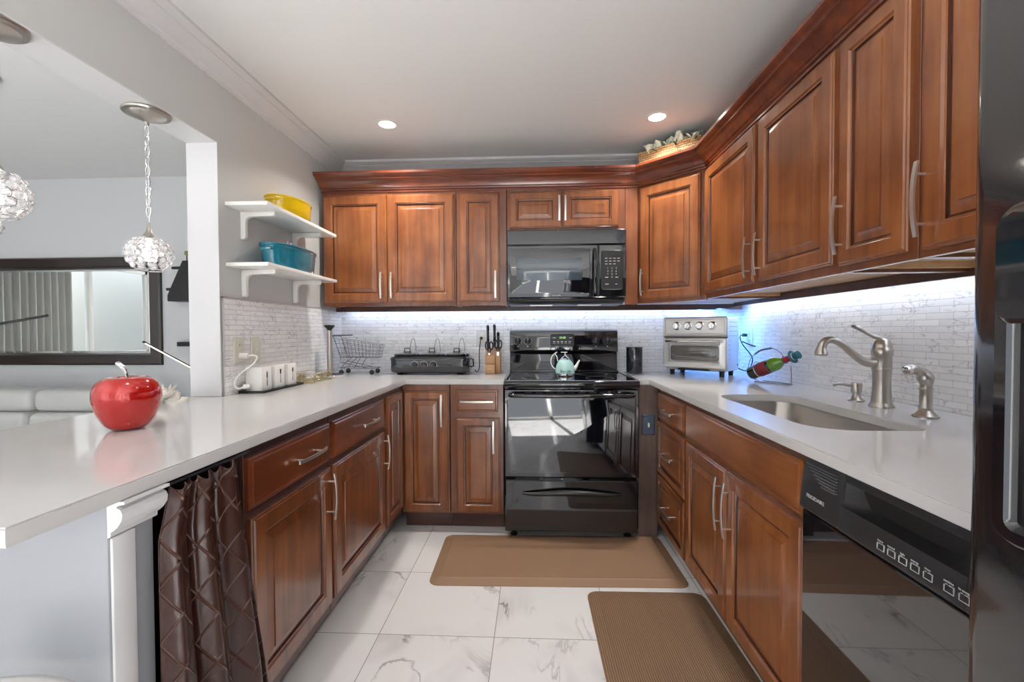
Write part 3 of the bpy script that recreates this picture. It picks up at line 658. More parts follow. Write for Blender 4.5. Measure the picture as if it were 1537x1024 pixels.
# ------------------------------------------------------------------ refrigerator
t = thing('refrigerator', 'tall glossy black refrigerator at right edge of the view', 'refrigerator', (0, 0, 0))
MB().box(.68, 1.40, -.27, .635, .02, 1.76).build('body', blk_tex, t, bevel=.004)
def rdoor(y0, y1, z0, z1, nm):
    pts = []
    r = .028; x0, x1 = .592, .675
    pts += [(x1, y0), (x1, y1)]
    for k in range(9):
        a = PI/2+PI/2*k/8; pts.append((x0+r+r*math.cos(a), y1-r+r*math.sin(a)))
    for k in range(1, 8):
        u_ = k/8; pts.append((x0-.010*math.sin(PI*u_), (y1-r)+(y0+r-(y1-r))*u_))
    for k in range(9):
        a = PI+PI/2*k/8; pts.append((x0+r+r*math.cos(a), y0+r+r*math.sin(a)))
    return MB().prism(pts, z0, z1).build(nm, blk_tex, t, bevel=.003, ang=40)
fd = rdoor(.175, .648, .08, 1.76, 'freezer_door'); rd = rdoor(-.27, .165, .08, 1.76, 'fridge_door')
RM = Matrix.Translation((.590, .594, 0)) @ Matrix.Rotation(-PI/2, 4, 'Z')
d = MB(); d.rings(0, .26, .93, 1.345, [(0, -.01), (0, .008), (.004, .012), (.018, .012), (.024, .002), (.03, -.004)], M=RM, rad=.03); dp = d.build('ice_dispenser', blk, fd, ang=30)
d = MB(); d.rings(.008, .252, 1.20, 1.335, [(0, .004), (0, .016), (.006, .022), (.012, .022)], M=RM, rad=.02); d.build('dispenser_control', blk, dp, ang=30)
for dd, y in ((fd, .205), (rd, .135)):
    MB().tube([(.605, y, .62), (.565, y, .64), (.552, y, .70), (.548, y, 1.0), (.552, y, 1.40), (.565, y, 1.46), (.605, y, 1.48)], .012, 10).build('handle', blk, dd)
for y in (-.2, .56): MB().lathe([(.02, 0), (.02, .022)], (.75, y, 0), 12).build('foot', blk_plastic, t)

# ------------------------------------------------------------------ range
t = thing('range_stove', 'black electric range with oven on the back wall', 'stove', (-.168, 2.524, 0))
W = .759
MB().box(.004, W-.004, .045, .605, .05, .893).build('body', blk, t, bevel=.003)
dr = MB().rings(.004, W-.004, .056, .350, [(0, -.04), (0, -.006), (.006, 0), (.02, 0)]).build('storage_drawer', blk, t, ang=30)
hp = MB(); pts = [(.105+.55*k/20, -.006-.020*math.sin(PI*k/20)**.5, .283+.006*math.cos(PI*(k/20-.5)*2)) for k in range(21)]
hp.tube(pts, [.006+.010*math.sin(PI*k/20)**.7 for k in range(21)], 10); hp.build('handle', blk_plastic, dr)
od = MB(); od.rings(.002, W-.002, .368, .868, [(0, -.04), (0, -.004), (.005, .001), (.03, .001)]); od = od.build('oven_door', blk, t, ang=30)
MB().rings(.016, W-.016, .392, .815, [(0, .000), (0, .003), (.006, .0035)], rad=.012).build('door_glass', blk_glass, od)
mt_ = MB()
for k in range(9): mt_.box(.12+.06*k, .16+.06*k, -.0022, .0, .846, .853)
mt_.build('vent_slots', blk_mat, od)
hm = MB().tube([(.035, -.003, .838), (.04, -.035, .838), (.06, -.047, .838)]+[(.06+.64*k/12, -.047-.006*math.sin(PI*k/12), .838) for k in range(1, 12)]+[(.70, -.047, .838), (.72, -.035, .838), (.725, -.003, .838)], .0125, 12)
hm.build('handle', blk, od)
ct = MB(); prof = [(-.012, .878), (-.018, .890), (-.018, .902), (-.010, .915), (.004, .919), (.020, .914), (.56, .914), (.56, .878)]
ct.prism(prof, .0, W, 'X'); 
ct.prism([(0, .914), (.018, .920), (.024, .914)], .02, .55, 'Y', M=None) if False else None
ct = ct.build('cooktop', blk, t, bevel=.003)
MB().box(.0, .018, .01, .56, .9142, .9215).box(W-.018, W, .01, .56, .9142, .9215).box(.018, W-.018, .53, .56, .9142, .93).build('rim', blk, ct, bevel=.003)
MB().box(.022, W-.022, .022, .525, .9142, .9165).build('glass_top', blk_glass, ct)
for (x, y, r) in ((.20, .15, .10), (.56, .15, .082), (.20, .40, .082), (.36+.0, .272, .0), (.545, .40, .10)):
    if r: MB().tube([(x+r*math.cos(a*PI/24), y+r*math.sin(a*PI/24), .9168) for a in range(48)], .0006, 4, True).build('burner_ring', dw_panel, ct)
bg_ = MB(); prof = [(.565, .895), (.600, .895), (.600, 1.195), (.590, 1.204), (.560, 1.204), (.545, 1.196), (.530, 1.070), (.535, 1.056), (.556, 1.052), (.566, 1.04), (.56, .93)]
bg_.prism(prof, .006, W-.02, 'X'); bgo = bg_.build('backguard', blk, t, bevel=.004, bseg=3)
s_tilt = math.atan2(.015, .126)
def onbg(x, z): return Matrix.Translation((x, .530+(z-1.070)*.015/.126-.001, z)) @ Matrix.Rotation(-s_tilt, 4, 'X')
for x in (.062, .130, .590, .668):
    M = onbg(x, 1.130); kn = MB()
    kn.lathe([(.021, 0), (.021, .004), (.016, .007), (.015, .016), (.012, .018), (0, .018)], seg=20, M=M @ Matrix.Rotation(PI/2, 4, 'X'))
    kn.box(-.004, .004, -.026, -.004, -.017, .017, M=M); ko = kn.build('knob', blk_plastic, bgo, bevel=0)
    mk = MB()
    for q in range(11):
        a = math.radians(-60+30*q); mk.box(.026*math.cos(a)-.0012, .026*math.cos(a)+.0012, -.0006, .0002, .026*math.sin(a)-.0012, .026*math.sin(a)+.0012, M=M)
    mk.box(-.0012, .0012, -.0268, -.026, .002, .016, M=M); mk.box(-.005, .005, -.0006, .0002, -.040, -.035, M=M)
    mk.build('markings', print_w, ko)
M = onbg(.365, 1.135); dm = MB(); dm.rings(-.082, .082, -.042, .042, [(0, -.002), (0, .003), (.004, .004), (.006, .0025)], M=M, rad=.014); dso = dm.build('display_panel', blk_plastic, bgo, ang=30)
text('clock_digits', '10:40', .020, M @ TF(0, -.0035, .016), digit_em, dso)
m = MB()
for q in range(5): m.box(-.062+.026*q, -.048+.026*q, -.0034, -.002, -.022, -.020, M=M); m.box(-.062+.026*q, -.048+.026*q, -.0034, -.002, -.014, -.008, M=M)
m.box(-.066, -.046, -.0034, -.002, .014, .018, M=M); m.box(.046, .066, -.0034, -.002, .014, .018, M=M)
m.build('button_marks', print_w, dso)
for x, y in ((.05, .08), (W-.05, .08), (.05, .55), (W-.05, .55)): MB().lathe([(.018, 0), (.022, .012), (.014, .02), (.014, .05)], (x, y, .0), 14).build('foot', blk_plastic, t)

# ------------------------------------------------------------------ microwave
t = thing('microwave', 'black over-the-range microwave above the stove', 'microwave', (-.160, 2.742, 0))
W = .722
MB().box(.0, W, .02, .385, 1.395, 1.812).build('body', blk, t, bevel=.003)
MB().rings(0, W, 1.722, 1.812, [(0, -.02), (0, .0), (.004, .004), (.01, .004)]).build('vent_panel', blk, t, ang=30)
dd = MB(); dd.rings(0, .552, 1.400, 1.718, [(0, -.02), (0, .002), (.005, .007), (.02, .007)]); dd = dd.build('door', blk, t, ang=30)
MB().rings(.018, .505, 1.425, 1.700, [(0, .006), (0, .0085), (.004, .009)], rad=.02).build('door_glass', blk_glass, dd)
MB().rings(.058, .455, 1.505, 1.640, [(0, .0088), (0, .0093), (.001, .0095)]).build('reflection_patch', refl_m, dd)  # painted patch for the bright window reflected in the door glass
MB().tube([(.530, -.006, 1.690), (.530, -.035, 1.680), (.530, -.042, 1.65)]+[(.530, -.043, 1.65-.2*k/6) for k in range(1, 6)]+[(.530, -.042, 1.45), (.530, -.035, 1.425), (.530, -.006, 1.415)], .0095, 10).build('handle', blk, dd)
text('maker_lettering', 'FRIGIDAIRE', .010, TF(.30, -.0076, 1.412), print_w, dd)
cpn = MB(); cpn.rings(.556, W, 1.400, 1.718, [(0, -.02), (0, .002), (.005, .007), (.01, .007)]); cpn = cpn.build('control_panel', blk, t, ang=30)
kp = MB(); kp.rings(.570, .700, 1.445, 1.682, [(0, .006), (0, .0082), (.0015, .009), (.003, .0075)], rad=.015); kp = kp.build('keypad', blk_plastic, cpn, ang=30)
text('clock_digits', '8:42', .016, TF(.640, -.0085, 1.662), print_d, kp)
for r_, row in enumerate(('123', '456', '789', ' 0 ')):
    for c_, ch in enumerate(row):
        if ch != ' ': text('key_digit', ch, .013, TF(.610+.025*c_, -.0085, 1.575-.018*r_), print_w, kp)
KM = [(.594+.0245*c_, .608+.0245*c_, 1.633-.017*r_, 1.636-.017*r_) for r_ in range(3) for c_ in range(4 if r_ < 2 else 3)]
KM += [(.595, .612, 1.518, 1.522), (.655, .672, 1.518, 1.522), (.595, .615, 1.477, 1.481), (.655, .668, 1.477, 1.481)]
for a, b_, z0, z1 in KM: MB().box(a, b_, -.0088, -.008, z0, z1).build('key_mark', print_w, kp)

lp = MB().prism([(.01, 1.394), (-.004, 1.390), (.004, 1.372), (.05, 1.360), (.28, 1.360), (.28, 1.394)], .01, W-.01, 'X'); lpo = lp.build('bottom_grille', blk_plastic, t, bevel=.003)
for x in (.14, .44): MB().box(x, x+.14, .06, .14, 1.3565, 1.3605).build('filter', steel, lpo)

# ------------------------------------------------------------------ faucet set
def lm(o, *a): return o
t = thing('faucet', 'brushed nickel single-lever faucet with curved spout by sink', 'faucet', (1.262, 1.683, .9145))
MB().lathe([(r*.82, z) for r, z in [(0, 0), (.046, 0), (.046, .006), (.040, .012), (.038, .02), (.034, .06), (.033, .10), (.036, .135), (.038, .136), (.038, .142), (.036, .143), (.036, .185), (.040, .190), (.041, .205), (.038, .212), (.036, .214), (.036, .222), (.028, .240), (.018, .248), (0, .25)]], seg=36).build('body', nickel, t, ang=40)
def bez(P, n=24):
    out = []
    for i in range(n+1):
        u_ = i/n; Q = [Vector(p) for p in P]
        while len(Q) > 1: Q = [Q[k].lerp(Q[k+1], u_) for k in range(len(Q)-1)]
        out.append(Q[0])
    return out
sp = bez([(-.025, 0, .160), (-.075, 0, .150), (-.105, 0, .185), (-.135, 0, .255), (-.185, 0, .262), (-.212, 0, .250), (-.214, 0, .205)])
MB().tube(sp, [.0155-.003*math.sin(PI*i/24) for i in range(25)], 16).build('spout', nickel, t)
MB().lathe([(.019, 0), (.022, .004), (.020, .014), (.016, .026), (0, .028)], (-.214, 0, .188), 20).build('spout_tip', nickel, t)
MB().tube(bez([(.005, 0, .246), (-.03, 0, .254), (-.06, 0, .262), (-.075, 0, .292), (-.108, 0, .294)], 16), [.008]*5+[.0065]*6+[.008]*4+[.007, .004], 10).build('lever', nickel, t)
t = thing('soap_dispenser', 'small brushed nickel soap pump between sink and wall', 'soap dispenser', (1.272, 1.824, .9145))
MB().lathe([(0, 0), (.028, 0), (.028, .004), (.018, .012), (.013, .022), (.012, .03), (.018, .034), (.019, .068), (.017, .072), (0, .073)], seg=28).build('body', nickel, t, ang=40)
MB().tube(bez([(-.01, 0, .058), (-.04, 0, .062), (-.065, 0, .074), (-.088, 0, .062)], 12), [.007]*5+[.006]*4+[.0055]*4, 10).build('nozzle', nickel, t)
t = thing('side_sprayer', 'brushed nickel side sprayer on countertop nearest the refrigerator', 'sprayer', (1.256, 1.492, .9145))
MB().lathe([(0, 0), (.034, 0), (.034, .004), (.024, .012), (.017, .022), (.019, .026), (.019, .032), (.0165, .036), (.0165, .085), (.020, .092), (0, .093)], seg=28).build('holder', nickel, t, ang=40)
MB().tube(bez([(0, 0, .088), (.002, 0, .125), (.0, 0, .142), (-.035, 0, .158), (-.052, 0, .150)], 16), [.016]*3+[.019, .022, .023, .022, .020, .018, .016, .015, .0145, .0145, .015, .016, .0165, .016], 16).build('spray_head', nickel, t)
MB().lathe([(.015, 0), (.0165, .003), (.0165, .014), (.012, .016), (0, .016)], seg=20, M=Matrix.Translation((-.050, 0, .150)) @ Matrix.Rotation(math.radians(-105), 4, 'Y')).build('nozzle', chrome, t)

# ------------------------------------------------------------------ toaster oven
t = thing('toaster_oven', 'stainless steel toaster oven angled in the counter corner', 'toaster oven', (.845, 2.955, .914), math.radians(-41))
W, D_ = .397, .225
MB().box(.006, W-.006, .012, D_, .034, .362).build('body', steel, t, bevel=.012, bseg=3)
MB().rings(0, W, .246, .366, [(0, -.012), (0, .004), (.008, .010), (.014, .010), (.018, .006), (.022, .006)], rad=.012).build('control_panel', steel, t, ang=30)
for k, (x, a) in enumerate(((.092, 0), (.165, 40), (.238, 90), (.311, 0))):
    M = Matrix.Translation((x, -.006, .312)); m = MB().lathe([(.026, 0), (.026, .006), (.020, .008), (.019, .022), (.016, .025), (0, .025)], seg=28, M=M @ Matrix.Rotation(PI/2, 4, 'X'))
    m.box(-.0045, .0045, -.031, -.024, -.018, .018, M=M @ Matrix.Rotation(math.radians(a), 4, 'Y')); m.build('knob', chrome, t)
MB().lathe([(.008, 0), (.009, .004), (0, .006)], seg=16, M=Matrix.Translation((.364, -.006, .314)) @ Matrix.Rotation(PI/2, 4, 'X')).build('indicator_lamp', white_satin, t)
MB().box(.002, W-.002, -.004, .012, .238, .244).build('seam', blk_plastic, t)
dd = MB().rings(.004, W-.004, .048, .236, [(0, -.012), (0, .004), (.006, .008), (.035, .008), (.040, .010), (.044, .003), (.046, .003)], rad=.010).build('door', steel, t, ang=30)
MB().rings(.050, W-.050, .094, .190, [(0, .002), (0, .0035), (.001, .004)], rad=.012).build('door_glass', simple('smoky_glass', lin(88, 84, 78), .08, coat=1), dd)
MB().tube([(.06, -.0055, .134), (.075, -.0055, .120), (W-.075, -.0055, .120), (W-.06, -.0055, .134)], .0018, 6).tube([(.08, -.0055, .154), (W-.08, -.0055, .154)], .0014, 6).build('rack', chrome, dd)
MB().tube([(.03, -.008, .216), (.03, -.032, .216), (W-.03, -.032, .216), (W-.03, -.008, .216)], .0085, 10).build('handle', chrome, dd)
MB().prism([(.09, .034), (W-.10, .034), (W-.12, .050), (.10, .050)], .004, .010, 'Y').build('crumb_tray', blk_plastic, t)
for x in (.045, W-.045):
    for y in (.035, D_-.03): MB().lathe([(.014, .0005), (.016, .034)], (x, y, 0), 12).build('foot', blk_plastic, t)
m = MB()
for i in range(9):
    for j in range(6):
        if i < 3 or i in (3, 4, 5, 6, 7, 8) and j == 0 or i < 4: m.box(W-.0065, W-.0055, .05+.024*j, .056+.024*j, .33-.028*i, .336-.028*i)
m.build('side_vents', blk_mat, t)
Rm = Matrix.Translation((.845, 2.955, .914)) @ Matrix.Rotation(math.radians(-41), 4, 'Z')
st = Rm @ Vector((W-.004, .19, .07))
P = [tuple(st), (1.30, 2.90, .955), (1.345, 2.875, .945), (1.375, 2.88, 1.02), (1.335, 2.93, 1.11), (1.345, 2.98, 1.16), (1.398, 3.02, 1.165)]
def crom(P, k=8):
    Q = [Vector(p) for p in P]; out = []
    for i in range(len(Q)-1):
        a = Q[max(i-1, 0)]; b_ = Q[i]; c = Q[i+1]; d = Q[min(i+2, len(Q)-1)]
        for j in range(k):
            u_ = j/k; out.append(.5*((2*b_)+(c-a)*u_+(2*a-5*b_+4*c-d)*u_*u_+(3*b_-a-3*c+d)*u_**3))
    out.append(Q[-1]); return out
tcord = thing('power_cord', 'black power cord looping from toaster oven to wall outlet', 'cord', P[0])
def rel(P, o): return [tuple(Vector(p)-Vector(o)) for p in P]
MB().tube(rel(crom(P), P[0]), .0035, 8).build('cable', blk_plastic, tcord)
q = Vector(P[-1])-Vector(P[0]); MB().tube([tuple(q+Vector((-.02, -.006, 0))), tuple(q+Vector((.003, 0, 0)))], .011, 12).build('plug', blk_plastic, tcord)
MB().tube(rel([(1.330, 2.92, 1.125), (1.36, 2.88, 1.105), (1.385, 2.86, 1.095)], P[0]), .004, 8).build('cable_tie', blk_plastic, tcord)
def outlet(loc, rz, label, kind='outlet', grp=None, pm=None):
    t = thing('wall_outlet', label, 'outlet', loc, rz, grp)
    MB().rings(-.036, .036, -.060, .060, [(0, .0002), (0, .004), (.004, .007), (.010, .007)]).build('plate', pm or ivory, t)
    if kind == 'outlet':
        for z in (-.022, .022):
            r = MB().lathe([(.016, 0), (.016, .0025), (0, .0028)], seg=20, M=Matrix.Translation((0, -.0068, z)) @ Matrix.Rotation(PI/2, 4, 'X')).build('receptacle', ivory, t)
            MB().box(-.008, -.006, -.0102, -.009, z-.002, z+.007).box(.006, .008, -.0102, -.009, z-.002, z+.007).build('slots', blk_mat, r)
    else:
        MB().box(-.017, .017, -.0095, -.007, -.033, .033).build('gfci_face', ivory, t, bevel=.002)
        MB().box(-.006, .006, -.0105, -.0093, -.006, .000).box(-.006, .006, -.0105, -.0093, .003, .008).build('test_buttons', white_satin, t)
    return t
outlet((XR-.0085, 2.985, 1.150), -PI/2, 'ivory wall outlet on right tiled wall behind toaster oven')
outlet((XL+.0085, 2.005, 1.113), PI/2, 'ivory duplex outlet with white plug on left tiled wall')
outlet((XL+.0085, 2.128, 1.113), PI/2, 'ivory outlet with square face, second from the opening', 'gfci')
outlet((-.362, YB-.0085, 1.150), 0, 'white outlet on back wall behind the knife block cord', 'gfci', None, white_paint)

# ------------------------------------------------------------------ canister (black tin)
t = thing('tin_canister', 'shiny black tin canister between range and toaster oven', 'canister', (.672, 3.02, .9145))
MB().lathe([(0, 0), (.052, 0), (.0535, .003), (.0535, .168), (.057, .171), (.057, .175), (.052, .1755), (0, .1755)], seg=40).build('body', blk, t, ang=40)
def curved_text(name, body, size, R, z0, mat, parent, ang0=-PI/2):
    o = text(name, body, size, Matrix.Identity(4), mat, parent)
    for v in o.data.vertices:
        a = ang0+v.co.x/R; v.co = Vector((math.cos(a)*(R+v.co.z), math.sin(a)*(R+v.co.z), z0+v.co.y))
    return o
m = MB(); e = [((math.cos(k*PI/16)), math.sin(k*PI/16)) for k in range(32)]
m.tube([(.0545*math.cos(-PI/2+.55*a), .0545*math.sin(-PI/2+.55*a), .094+.018*b_) for a, b_ in e], .0008, 5, True); m.build('oval_emblem', silverw, t)
curved_text('lettering', 'COFFEE', .013, .0545, .094, silverw, t)

# ------------------------------------------------------------------ kettle
t = thing('tea_kettle', 'mint green tea kettle with silver base on the range cooktop', 'kettle', (.196, 2.79, .9412-.0005))
t.location.z = .9167
kp_ = [(0, 0), (.058, 0), (.060, .003), (.060, .018), (.059, .019)]
MB().lathe(kp_+[(.0, .019)], seg=40).build('base', chrome, t, ang=40)
MB().lathe([(.0, .0195), (.0595, .0195), (.0605, .035), (.058, .055), (.051, .078), (.040, .096), (.032, .104), (.0, .104)], seg=40).build('body', mint, t, ang=50)
MB().lathe([(.031, .1045), (.030, .109), (.022, .116), (.010, .124), (.006, .130), (.004, .136), (.005, .140), (0, .141)], seg=28).build('lid', chrome, t, ang=50)
MB().tube(bez([(-.050, 0, .040), (-.098, 0, .052), (-.108, 0, .125), (-.060, 0, .142), (-.048, 0, .150)], 20), .0035, 10).tube([(-.045, 0, .092), (-.05, 0, .12), (-.062, 0, .138)], .003, 8).build('handle', white_satin, t)
MB().tube([(-.026, 0, .1485), (.014, 0, .1485)], .0028, 8).tube([(0, 0, .138), (0, 0, .149)], .003, 8).build('lid_knob', white_satin, t)
MB().tube(bez([(.050, 0, .042), (.070, 0, .052), (.074, 0, .075), (.090, 0, .100)], 12), [.014, .0135, .013, .012, .011, .010, .009, .008, .007, .0065, .006, .0055, .005], 12).build('spout', white_satin, t)
curved_text('lettering', 'Best Life', .020, .0612, .034, print_d, t)

# ------------------------------------------------------------------ knife block with knives
kb = thing('knife_block', 'light wood knife block beside the range on back counter', 'knife block', (-.275, 3.035, .9145))
bm_ = MB().prism([(-.050, 0), (.050, 0), (.050, .165), (.01, .165), (-.050, .120)], -.048, .018, 'X'); bo = bm_.build('block', knife_wood, kb, bevel=.002)
MB().prism([(-.040, 0), (.050, 0), (.050, .175), (.02, .175), (-.040, .135)], .020, .052, 'X').build('side_block', knife_wood, kb, bevel=.002)
MB().prism([(-.066, 0), (-.0505, 0), (-.0505, .066), (-.066, .060)], -.048, .018, 'X').build('front_block', knife_wood, kb, bevel=.0015)
m = MB(); m.box(-.032, .004, -.0668, -.066, .030, .032).box(-.028, .000, -.0668, -.066, .036, .037); m.build('maker_mark', print_w, kb)
def knife(x, y, z, L, lean, label):
    k = thing('kitchen_knife', label, 'knife', (-.275+x, 3.035+y, .9145+z), 0, 'knives in the block')
    k.rotation_euler = (lean, 0, 0)
    MB().box(-.0015, .0015, -.012, .010, -.045, .004).build('blade', chrome, k)
    MB().tube([(0, 0, .0), (0, -.001, L*.3), (0, .002, L*.6), (0, 0, L*.92), (0, -.004, L)], [.008, .010, .0085, .0105, .008], 10).build('grip', blk, k)
    m = MB()
    for q in (.25, .5, .75): m.lathe([(.0022, 0), (0, .0008)], seg=8, M=Matrix.Translation((0, -.0105, L*q)) @ Matrix.Rotation(PI/2, 4, 'X'))
    m.build('rivet', silverw, k); return k
knife(-.034, .01, .160, .165, .12, 'tall black handled knife at left back of block')
knife(.010, .02, .170, .160, .12, 'tall black handled knife at right back of block')
knife(.036, .01, .166, .110, .12, 'short black handled knife at far right of block')
for nm, x, y, z, lb in (('kitchen_shears', -.022, -.030, .142, 'black handled scissors hanging at front left of knife block'), ('kitchen_shears', .038, -.034, .150, 'black handled scissors leaning at right side of knife block')):
    k = thing(nm, lb, 'scissors', (-.275+x, 3.035+y, .9145+z), 0, 'scissors in the block')
    for s_ in (-1, 1):
        L = [(s_*(.014+.011*math.cos(a*PI/10)), -.012, .045+.026*math.sin(a*PI/10)) for a in range(20)]
        MB().tube(L, .0045, 8, True).tube([(s_*.012, -.012, .022), (s_*.002, -.012, -.004)], .0045, 8).build('grip', blk_plastic, k)
    MB().box(-.006, .006, -.014, -.011, -.030, .006).build('blade', chrome, k)

# ------------------------------------------------------------------ triple slow cooker
t = thing('slow_cooker', 'black triple slow cooker with three lids on back counter', 'slow cooker', (-.683, 2.985, .9145))
W, D_ = .262, .105
def stad(sx_, sy_, r=.05, n=8):
    return rrect(-sx_, sx_, -sy_, sy_, (r, r, r, r), n)
def lofted(mb, secs, mat=0):
    n = len(secs[0][0]); vs = [(x, y, z) for L, z in secs for x, y in L]
    fs = [(j*n+k, j*n+(k+1) % n, (j+1)*n+(k+1) % n, (j+1)*n+k) for j in range(len(secs)-1) for k in range(n)]
    fs += [tuple(range(n))[::-1], tuple(range((len(secs)-1)*n, len(secs)*n))]
    return mb.add(vs, fs, mat)
lofted(MB(), [(stad(W-.012, D_-.012), .012), (stad(W-.002, D_-.002), .020), (stad(W, D_), .024), (stad(W, D_), .112), (stad(W-.003, D_-.003), .118)]).build('housing', simple('gloss_charcoal', (.018, .019, .022), .16, coat=.6), t, ang=40)
lofted(MB(), [(stad(W+.004, D_+.004), .100), (stad(W+.004, D_+.004), .108), (stad(W-.004, D_-.004), .119), (stad(W-.02, D_-.02), .120)]).build('rim', blk, t, ang=40)
m = MB()
for x in (-.20, .20):
    for y in (-.06, .06): m.lathe([(.02, .0), (.022, .013)], (x, y, 0), 12)
m.build('foot', blk_plastic, t)
for x in (-.168, 0, .168):
    l = MB().lathe([(0, .121), (.088, .121), (.090, .126), (.086, .134), (.060, .141), (.03, .144), (0, .145)], (x, 0, 0), 36, sy=1.0).build('lid', blk, t, ang=40)
    MB().tube([(x-.018, 0, .146), (x-.018, 0, .170), (x+.018, 0, .170), (x+.018, 0, .146)], .0035, 8).box(x-.026, x+.026, -.010, .010, .145, .149).build('lid_knob', blk_plastic, l)
    MB().tube(bez([(x+.008, .03, .146), (x+.010, .05, .26), (x+.042, .055, .275), (x+.048, .04, .145)], 20), .0016, 6).build('lid_bail', iron, l)
for x in (-.062, 0, .062):
    M = Matrix.Translation((x-.03, -D_-.0005, .066))
    kn = MB().lathe([(.020, 0), (.020, .004), (.0155, .006), (.0145, .018), (0, .019)], seg=24, M=M @ Matrix.Rotation(PI/2, 4, 'X')).box(-.003, .003, -.021, -.017, -.013, .013, M=M @ Matrix.Rotation(-.9, 4, 'Y')).build('knob', blk, t)
    MB().tube([(.0245*math.cos(a*PI/10-.5), -.0008, .0245*math.sin(a*PI/10-.5)) for a in range(13)], .0008, 4, M=M).build('dial_ring', print_w, kn)
m = MB(); m.tube([(-.19+.026*a, -D_-.001, .060+.009*b_) for a, b_ in e], .0012, 5, True); ob = m.build('oval_badge', silverw, t)
text('badge_lettering', 'bella', .015, TF(-.19, -D_-.0012, .060), silverw, ob)
m = MB().tube([(W-.002, 0, .10), (W+.016, 0, .098), (W+.018, 0, .05), (W-.002, 0, .045)], .005, 8); m.build('side_handle', blk_plastic, t)
P = [(-.40, 3.03, .935), (-.385, 3.04, .922), (-.372, 3.06, .95), (-.375, 3.08, 1.05), (-.368, 3.09, 1.12), (-.362, 3.095, 1.150)]
tc_ = thing('power_cord', 'black slow cooker cord rising to the back wall outlet', 'cord', P[0])
MB().tube(rel(crom(P), P[0]), .0032, 8).build('cable', blk_plastic, tc_)
q = Vector(P[-1])-Vector(P[0]); MB().tube([tuple(q), tuple(q+Vector((0, .020, 0)))], .011, 10).build('plug', blk_plastic, tc_)

# ------------------------------------------------------------------ wire shopping cart
t = thing('wire_cart', 'miniature wire shopping cart standing in back left corner', 'basket', (-1.30, 2.955, .9145))
D_ = .062
top = lambda x, s_: (x, s_*D_, .222-.03*(x-.02)/.27)
fr = MB()
for s_ in (-1, 1):
    fr.tube([(-.045, s_*D_, .258), (-.02, s_*D_, .252), (.03, s_*D_*.9, .112), (.02, s_*D_*.9, .085), (.20, s_*D_*.9, .044)], .0022, 6)
    fr.tube([(.03, s_*D_, .045), (.26, s_*D_*.85, .040)], .0022, 6).tube([(.03, s_*D_, .045), (.06, s_*D_, .08), (.10, s_*D_*.9, .112)], .0022, 6).tube([(.16, s_*D_*.9, .112), (.12, s_*D_, .045)], .0022, 6)
fr.tube([(.03, -D_, .045), (.03, D_, .045)], .002, 6).tube([(.26, -D_*.85, .040), (.26, D_*.85, .040)], .002, 6)
fr.build('frame', silverw, t)
MB().tube([(-.045, -D_-.004, .258), (-.045, D_+.004, .258)], .005, 10).tube([(-.045, -D_, .258), (.06, -D_, .262)], .004, 8).tube([(-.045, D_, .258), (.06, D_, .262)], .004, 8).build('push_bar', simple('slate_bar', lin(96, 102, 112), .4), t)
bk = MB()
for s_ in (-1, 1):
    for j in range(5):
        z = j/4; bk.tube([(-.01+.03*(1-z), s_*D_*(.9+.1*z), .115+.125*z), (.265+.015*z, s_*D_*(.85+.1*z), .110+.085*z)], .0011, 5)
    for i in range(12):
        x = i/11; bk.tube([(.02+.245*x, s_*D_*.88, .114-.003*x), (-.01+.29*x, s_*D_*.97, .240-.045*x)], .0010, 5)
for i in range(12):
    x = i/11; bk.tube([(.02+.245*x, -D_*.88, .113), (.02+.245*x, D_*.88, .113)], .0013, 5)
for j in range(5):
    y = -1+2*j/4; bk.tube([(.265, y*D_*.86, .110), (.280, y*D_*.95, .195)], .0011, 5)
for z in (.11, .15, .195): bk.tube([(.265+.015*(z-.11)/.085, -D_*.9, z), (.265+.015*(z-.11)/.085, D_*.9, z)], .0012, 5)
bk.tube([(.14, -D_*.9, .118), (.14, D_*.9, .118)], .001, 5).tube([(.05, -D_*.9, .118), (.05, -D_*.9, .19), (.05, D_*.9, .19), (.05, D_*.9, .118)], .001, 5)
bk.build('wire_basket', silverw, t)
for x, s_ in ((.03, -1), (.03, 1), (.235, -1), (.235, 1)):
    wl_ = MB().lathe([(.004, -.005), (.014, -.005), (.016, -.003), (.016, .003), (.014, .005), (.004, .005)], seg=20, M=Matrix.Translation((x, s_*D_*.9, .0163)) @ Matrix.Rotation(PI/2, 4, 'X')).build('wheel', blk_plastic, t)
    MB().tube([(x, s_*D_*.9-.008, .016), (x+.004, s_*D_*.9-.006, .034), (x, s_*D_*.9, .044)], .002, 5).build('fork', silverw, wl_)

# ------------------------------------------------------------------ paper towel holder
t = thing('paper_towel_holder', 'empty steel paper towel holder with black top and base', 'paper towel holder', (-1.268, 2.73, .9145))
MB().lathe([(0, 0), (.080, 0), (.082, .003), (.082, .014), (.080, .016)], seg=44).build('base_ring', steel, t, ang=40)
MB().lathe([(0, .0145), (.079, .0145), (.076, .020), (.03, .026), (0, .026)], seg=40).build('base', blk_plastic, t, ang=40)
MB().lathe([(.0165, .024), (.0165, .292), (0, .292)], seg=24).build('post', nickel, t, ang=40)
MB().lathe([(.013, .290), (.015, .300), (.030, .316), (.033, .322), (.026, .326), (0, .324)], seg=28).build('finial', blk_plastic, t, ang=40)

